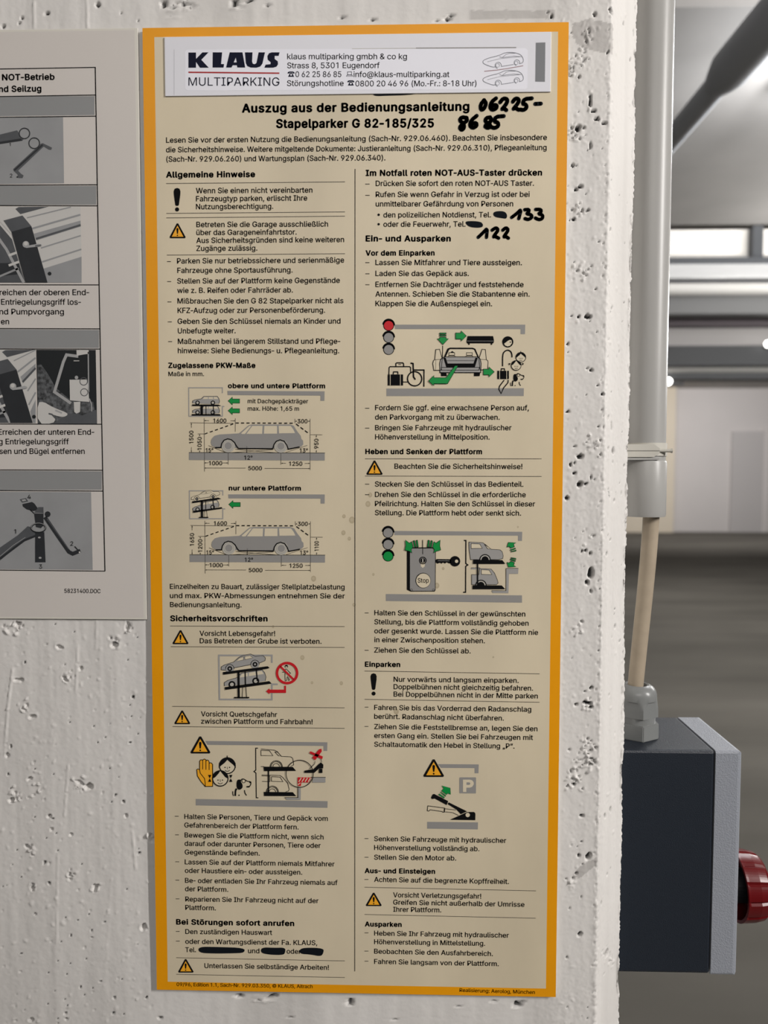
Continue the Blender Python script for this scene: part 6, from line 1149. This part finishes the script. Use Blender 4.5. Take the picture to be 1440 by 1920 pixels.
# --- black marker: phone numbers and blotted-out lines
def marker(name, cr, strokes, w, label, base=6):
    k = Ink(0, base)
    for i, s_ in enumerate(strokes): k.brush(cr, s_, w, MARKER, 0, 1 if len(s_) > 3 else 0)
    return k.build(name, sign, label)
marker('handwritten_number', cB, [[(850, 542), (826, 570), (828, 604), (848, 600), (864, 562), (848, 542)], [(926, 530), (898, 552), (886, 586), (900, 606), (928, 596), (932, 574), (908, 572), (890, 590)], [(952, 556), (972, 530), (998, 534), (998, 558), (964, 602), (972, 590), (992, 606)], [(1034, 552), (1050, 530), (1072, 534), (1072, 556), (1036, 600), (1048, 590), (1072, 604)],
       [(1156, 530), (1108, 534), (1096, 566), (1118, 568), (1124, 590), (1104, 606), (1082, 602)], [(1178, 566), (1214, 564)]], 25, 'handwritten digits 06225-')
marker('handwritten_number', cB, [[(738, 656), (706, 650), (690, 672), (718, 692), (722, 718), (706, 736), (690, 716), (718, 690), (742, 672), (734, 654)], [(802, 642), (768, 670), (756, 704), (776, 722), (802, 708), (800, 688), (776, 690), (762, 704)], [(888, 652), (862, 656), (856, 680), (884, 694), (892, 712), (872, 722), (852, 708), (880, 690), (900, 668), (886, 652)], [(976, 644), (924, 648), (914, 680), (938, 684), (942, 708), (918, 722), (894, 714)]], 25, 'handwritten digits 8685')
marker('handwritten_number', cE, [[(1078, 388), (1112, 362), (1143, 332), (1126, 396)], [(1166, 336), (1196, 334), (1192, 354), (1178, 363), (1212, 370), (1214, 390), (1190, 403), (1168, 396)], [(1240, 334), (1276, 334), (1276, 354), (1258, 363), (1288, 372), (1286, 396), (1262, 404), (1238, 392)]], 23, 'handwritten digits 133')
marker('handwritten_number', cE, [[(852, 522), (884, 492), (914, 460), (908, 522)], [(946, 474), (972, 456), (988, 472), (968, 500), (954, 520), (968, 516), (990, 528)], [(1018, 474), (1040, 456), (1056, 472), (1038, 500), (1024, 520), (1038, 516), (1056, 528)]], 23, 'handwritten digits 122')
def blot(cr, pts): Ink(0, 6).fill(cr, pts, MARKER, 0, smooth=2).build('marker_blot', sign, 'black marker blotting out a number')
blot(cE, [(952, 348), (1026, 344), (1048, 368), (1044, 397), (1020, 394), (956, 384)]); blot(cE, [(766, 412), (860, 414), (886, 432), (880, 458), (800, 456), (768, 432)])
blot(cP, [(303, 1014), (430, 1016), (624, 1022), (622, 1056), (560, 1060), (400, 1062), (306, 1056)]); blot(cP, [(740, 1018), (830, 1022), (906, 1020), (904, 1056), (890, 1072), (800, 1070), (734, 1058)]); blot(cP, [(1002, 1034), (1040, 1020), (1172, 1024), (1168, 1060), (1150, 1082), (1080, 1068), (1006, 1064)])
blot(cB, [(126, 492), (445, 492), (400, 504), (330, 510), (230, 512), (142, 516)])

# ================================================================== the laminated notice at the left
YN = 0.0014
nx1 = at(266.5, 600, YN).x; nz1 = at(130, 54, YN).z; nz0 = at(140, 1161, YN).z; nx0 = at(0, 600, YN).x - 0.10
note = thing('laminated_notice', 'white laminated notice with table and grey photos, left of the yellow-edged sign', 'notice', ((nx0 + nx1) / 2, YN, nz0))
box('laminate', (nx0, YN, nz0), (nx1, YN + .0011, nz1), LAMIN, note, .0003)
def nk(base=1): return Ink(YN, base)
ik = nk(); e = .0016
ik.add([(nx0 + e, nz0 + e), (nx1 - e * 1.4, nz0 + e), (nx1 - e * 1.4, nz1 - e), (nx0 + e, nz1 - e)], [(0, 1, 2, 3)], PAPER, 0); ik.build('paper_sheet', note)
XO = -170
def ext(y0, y1): return y0 - (y1 - y0) * (-XO) / 180
for a in [(181.2, 178.3, 217.8, 220), (347.5, 346.7, 385.8, 385.5), (616.3, 616.8, 654.4, 654.2), (881.3, 881.8, 920.3, 919.6)]:
    y0l, y0r, y1r, y1l = a; xr_ = 178.8 + (y0r - 126.5) * 18.1 / 945
    nk(2).fill(PX, [(XO, y0l), (xr_ - 2.5, y0r + 2), (xr_ - 2.5, y1r - 2), (XO, y1l)], P_BAR).build('grey_bar', note)
def tl(k):
    k.line(PX, [(178.8, 125.7), (183.2, 383), (188, 640), (193, 900), (197, 1071)], 2.0, INK)
    for y0, y1, x1 in [(129.6, 126.5, 179), (181.2, 178.3, 179), (220.2, 218, 179.5), (347.3, 346.5, 181.5), (385.6, 386, 183), (534, 534.2, 186.3), (616, 616.7, 187.7), (654.4, 654.6, 188.5), (795, 795.4, 190.8), (881, 881.7, 192.4), (919.8, 920.8, 193.5), (1069, 1070.8, 197)]:
        k.line(PX, [(XO, y0 - (y1 - y0) * .9), (x1, y1)], 1.6, INK)
k = nk(4); tl(k); k.build('table_lines', note)
def N(name, rows, cap, bold=7):
    k = nk(5)
    for cr, tx, x0, ya, x1, yb in rows: k.text(cr, tx, x0, ya, x1, yb, cap, INK, bold)
    k.build(name, note)
N('heading', [(cR, 'NOT-Betrieb', 20, 531, 493, 526), (cR, 'und Seilzug', -54, 637, 374, 631)], .0044, 26)
N('caption', [(cS, 'Erreichen der oberen End-', -70, 880, 804, 880), (cS, 'Entriegelungsgriff los-', 12, 966, 730, 967), (cS, 'und Pumpvorgang', -46, 1054, 577, 1054), (cS, 'en', 10, 1142, 84, 1142)], .0041)
N('caption', [(cT, 'Erreichen der unteren End-', -14, 984, 850, 984), (cT, 'g Entriegelungsgriff', -10, 1070, 622, 1070), (cT, 'sen und Bügel entfernen', -2, 1157, 764, 1157)], .0041)
N('document_number', [(cU, '58231400.DOC', 581, 1207, 906, 1210)], .0031)
def photo(cr, quad, m, label):
    return nk(3).fill(cr, quad, m).build('photo', note, label)
def nsub(p, name, fn, base=5):
    k = nk(base); fn(k); return k.build(name, p)
p = photo(cR, [(-500, 872), (568, 864), (577, 1457), (-500, 1472)], P_MID, 'grey photo of two pins with rings')
nsub(p, 'release_pin', lambda k: (k.fill(cR, [(-300, 1090), (0, 1020), (155, 982), (168, 1000), (182, 1045), (217, 1058), (203, 1075), (0, 1106), (-300, 1170)], P_IRON), k.fill(cR, [(-300, 1140), (0, 1085), (190, 1055), (203, 1075), (0, 1106), (-300, 1170)], P_DARK, 1), k.ring(cR, 222, 1010, 47, 9, P_DARK, 2)))
nsub(p, 'hook_pin', lambda k: (k.fill(cR, [(120, 1330), (365, 1105), (385, 1097), (470, 1138), (462, 1158), (440, 1156), (395, 1128), (165, 1345), (190, 1372), (214, 1388), (204, 1412), (168, 1412), (158, 1378), (124, 1348)], P_IRON), k.line(cR, [(130, 1342), (385, 1112)], 16, P_DARK, 1), k.ring(cR, 310, 1098, 48, 9, P_DARK, 2), k.circ(cR, 158, 1402, 8, P_DARK, 1)))
nsub(p, 'photo_numbers', lambda k: (k.text(cR, '1', 88, 1124, 98, 1124, .0022, INK), k.text(cR, '2', 93, 1406, 113, 1406, .0026, INK)), 8)
def post_scene(k, cr, dx, dy, xmax, yb, xmin=-500):
    f = lambda ps: [(min(max(x + dx, xmin), xmax), min(y + dy, yb)) for x, y in ps]
    k.fill(cr, f([(140, 105), (170, 88), (440, 84), (185, 152)]), P_IRON)
    k.line(cr, f([(245, 185), (640, 88)]), 10, P_MID); k.line(cr, f([(280, 285), (724, 157)]), 16, P_MID, 0)
    k.fill(cr, f([(306, 328), (726, 210), (728, 262), (328, 388)]), P_MID); k.line(cr, f([(325, 375), (727, 250)]), 18, P_IRON, 1)
    k.line(cr, f([(370, 457), (728, 345)]), 12, P_MID); k.line(cr, f([(380, 582), (733, 468)]), 14, P_MID); k.fill(cr, f([(395, 642), (735, 535), (740, 770), (420, 770)]), P_MID, 1)
    k.fill(cr, f([(-500, 200), (0, 250), (110, 380), (225, 770), (-500, 770)]), P_IRON, 0); k.fill(cr, f([(-500, 600), (170, 590), (190, 690), (-500, 770)]), P_DARK, 1)
    k.line(cr, f([(-40, 150), (110, 320)]), 30, P_LIGHT, 2); k.line(cr, f([(-60, 300), (60, 470), (215, 770)]), 26, P_SOFT, 2)
    k.line(cr, f([(-20, 720), (170, 640)]), 18, P_MID, 2); k.line(cr, f([(80, 525), (160, 495)]), 22, P_LIGHT, 3); k.line(cr, f([(80, 615), (175, 580)]), 22, P_LIGHT, 3)
    k.circ(cr, min(448 + dx, xmax - 14), 688 + dy, 17, P_BLACK, 3)
def post(k, cr, dx, dy, yb, xmin=-500):
    f = lambda ps: [(x + dx, min(y + dy, yb)) for x, y in ps]
    k.fill(cr, f([(35, 210), (205, 165), (285, 262), (305, 330), (430, 770), (230, 770), (105, 312)]), P_DARK); k.fill(cr, f([(35, 210), (205, 165), (283, 262), (105, 312)]), P_IRON, 1)
p = photo(cS, [(-500, 86), (725, 84), (739, 768), (-500, 768)], P_LIGHT, 'grey photo of a dark post with release handle')
nsub(p, 'deck_sheet', lambda k: post_scene(k, cS, 0, 0, 735, 768)); nsub(p, 'post', lambda k: post(k, cS, 0, 0, 768), 10)
nsub(p, 'release_handle', lambda k: (k.circ(cS, 236, 425, 30, P_SOFT), k.circ(cS, 236, 418, 18, P_LIGHT, 1), k.fill(cS, [(235, 440), (345, 420), (375, 424), (380, 438), (340, 446), (240, 458)], P_SOFT, 1), k.line(cS, [(320, 440), (372, 432)], 10, P_IRON, 2)), 13)
p = photo(cT, [(-500, 217), (322, 221), (325, 880), (-500, 878)], P_LIGHT, 'grey photo of the same post at the lower stop')
nsub(p, 'deck_sheet', lambda k: post_scene(k, cT, -120, 135, 322, 878)); nsub(p, 'post', lambda k: post(k, cT, -133, 138, 878), 10)
nsub(p, 'release_handle', lambda k: (k.circ(cT, 120, 550, 30, P_SOFT), k.circ(cT, 118, 543, 18, P_LIGHT, 1), k.fill(cT, [(110, 568), (225, 545), (246, 552), (248, 566), (210, 574), (115, 584)], P_SOFT, 1)), 13)
p = photo(cT, [(327, 220), (862, 222), (874, 887), (340, 886)], P_BLACK, 'dark photo of a hand below a valve block')
nsub(p, 'rough_wall', lambda k: (k.fill(cT, [(338, 360), (372, 350), (440, 450), (500, 560), (620, 660), (840, 690), (872, 886), (342, 886)], P_GRAIN, 0), k.fill(cT, [(480, 886), (620, 790), (740, 810), (866, 760), (873, 886)], P_IRON, 1)), 4)
nsub(p, 'release_bracket', lambda k: k.line(cT, [(706, 280), (600, 266), (572, 330), (492, 600), (640, 702)], 27, P_SOFT, 0), 8)
nsub(p, 'valve_block', lambda k: (k.fill(cT, [(628, 490), (790, 488), (806, 690), (632, 676)], P_LIGHT), k.fill(cT, [(690, 224), (800, 224), (800, 258), (760, 262), (692, 275)], P_LIGHT), k.line(cT, [(796, 240), (800, 600)], 11, P_SOFT), k.fill(cT, [(666, 690), (725, 688), (722, 780), (690, 795), (670, 780)], P_LIGHT), k.line(cT, [(806, 660), (826, 710), (828, 775)], 10, P_SOFT), k.ring(cT, 755, 505, 34, 7, P_IRON, 1), k.ring(cT, 760, 603, 32, 7, P_IRON, 1), k.circ(cT, 690, 470, 16, P_SOFT), k.line(cT, [(665, 320), (715, 320)], 7, P_LIGHT)), 9)
nsub(p, 'hand', lambda k: (k.fill(cT, [(341, 692), (400, 690), (455, 725), (520, 755), (600, 785), (614, 805), (580, 826), (530, 820), (470, 802), (505, 840), (480, 886), (342, 886)], P_LIGHT, 0, smooth=1), k.line(cT, [(440, 795), (470, 802), (500, 835)], 14, P_IRON, 1), k.line(cT, [(500, 765), (560, 790)], 16, P_SOFT, 1)), 11)
p = photo(cU, [(-500, 296), (820, 300), (835, 1001), (-500, 992)], P_MID, 'grey photo of the loose emergency tools')
nsub(p, 'strap_tool', lambda k: (k.fill(cU, [(318, 660), (400, 660), (412, 932), (318, 932)], P_DARK), k.circ(cU, 356, 709, 12, P_SOFT, 1, 8), k.circ(cU, 363, 892, 13, P_SOFT, 1, 9), k.fill(cU, [(308, 490), (346, 436), (392, 435), (394, 600), (370, 625), (325, 615)], P_DARK), k.fill(cU, [(308, 490), (346, 436), (392, 435), (390, 488)], P_IRON, 1), k.line(cU, [(310, 490), (390, 492)], 4, P_SOFT, 2)), 7)
nsub(p, 'ring_tool', lambda k: (k.ring(cU, 348, 622, 64, 14, P_BLACK, 2, 40), k.ring(cU, 348, 617, 64, 4, P_SOFT, 3, 38)), 9)
nsub(p, 'pin_tool', lambda k: (k.fill(cU, [(-300, 950), (0, 800), (160, 690), (250, 608), (275, 615), (342, 682), (292, 712), (200, 752), (0, 918), (-300, 1000)], P_IRON), k.line(cU, [(0, 902), (120, 810), (220, 735), (320, 695)], 20, P_DARK, 1), k.line(cU, [(0, 880), (120, 780), (230, 708)], 4, P_SOFT, 2)))
nsub(p, 'crank_tool', lambda k: (k.line(cU, [(405, 525), (500, 665), (620, 838), (655, 856), (725, 828)], 36, P_DARK, 0), k.line(cU, [(425, 540), (620, 815)], 8, P_IRON, 1), k.circ(cU, 430, 500, 26, P_DARK, 0), k.circ(cU, 718, 842, 8, P_LIGHT, 2), k.line(cU, [(672, 790), (700, 820)], 12, P_DARK)))
nsub(p, 'bracket_tool', lambda k: (k.fill(cU, [(203, 408), (290, 389), (312, 405), (352, 462), (300, 472), (240, 456), (206, 430)], P_DARK), k.line(cU, [(272, 460), (310, 495)], 10, P_DARK), k.fill(cU, [(178, 366), (234, 354), (256, 384), (200, 396)], P_IRON), k.fill(cU, [(195, 370), (228, 364), (238, 378), (205, 385)], P_SOFT, 1)))
nsub(p, 'photo_numbers', lambda k: [k.text(cU, t_, x0, y, x1, y, .0031, INK) for t_, x0, x1, y in (('4', 252, 281, 362), ('1', 132, 148, 673), ('2', 637, 662, 782), ('3', 356, 382, 988))], 12)
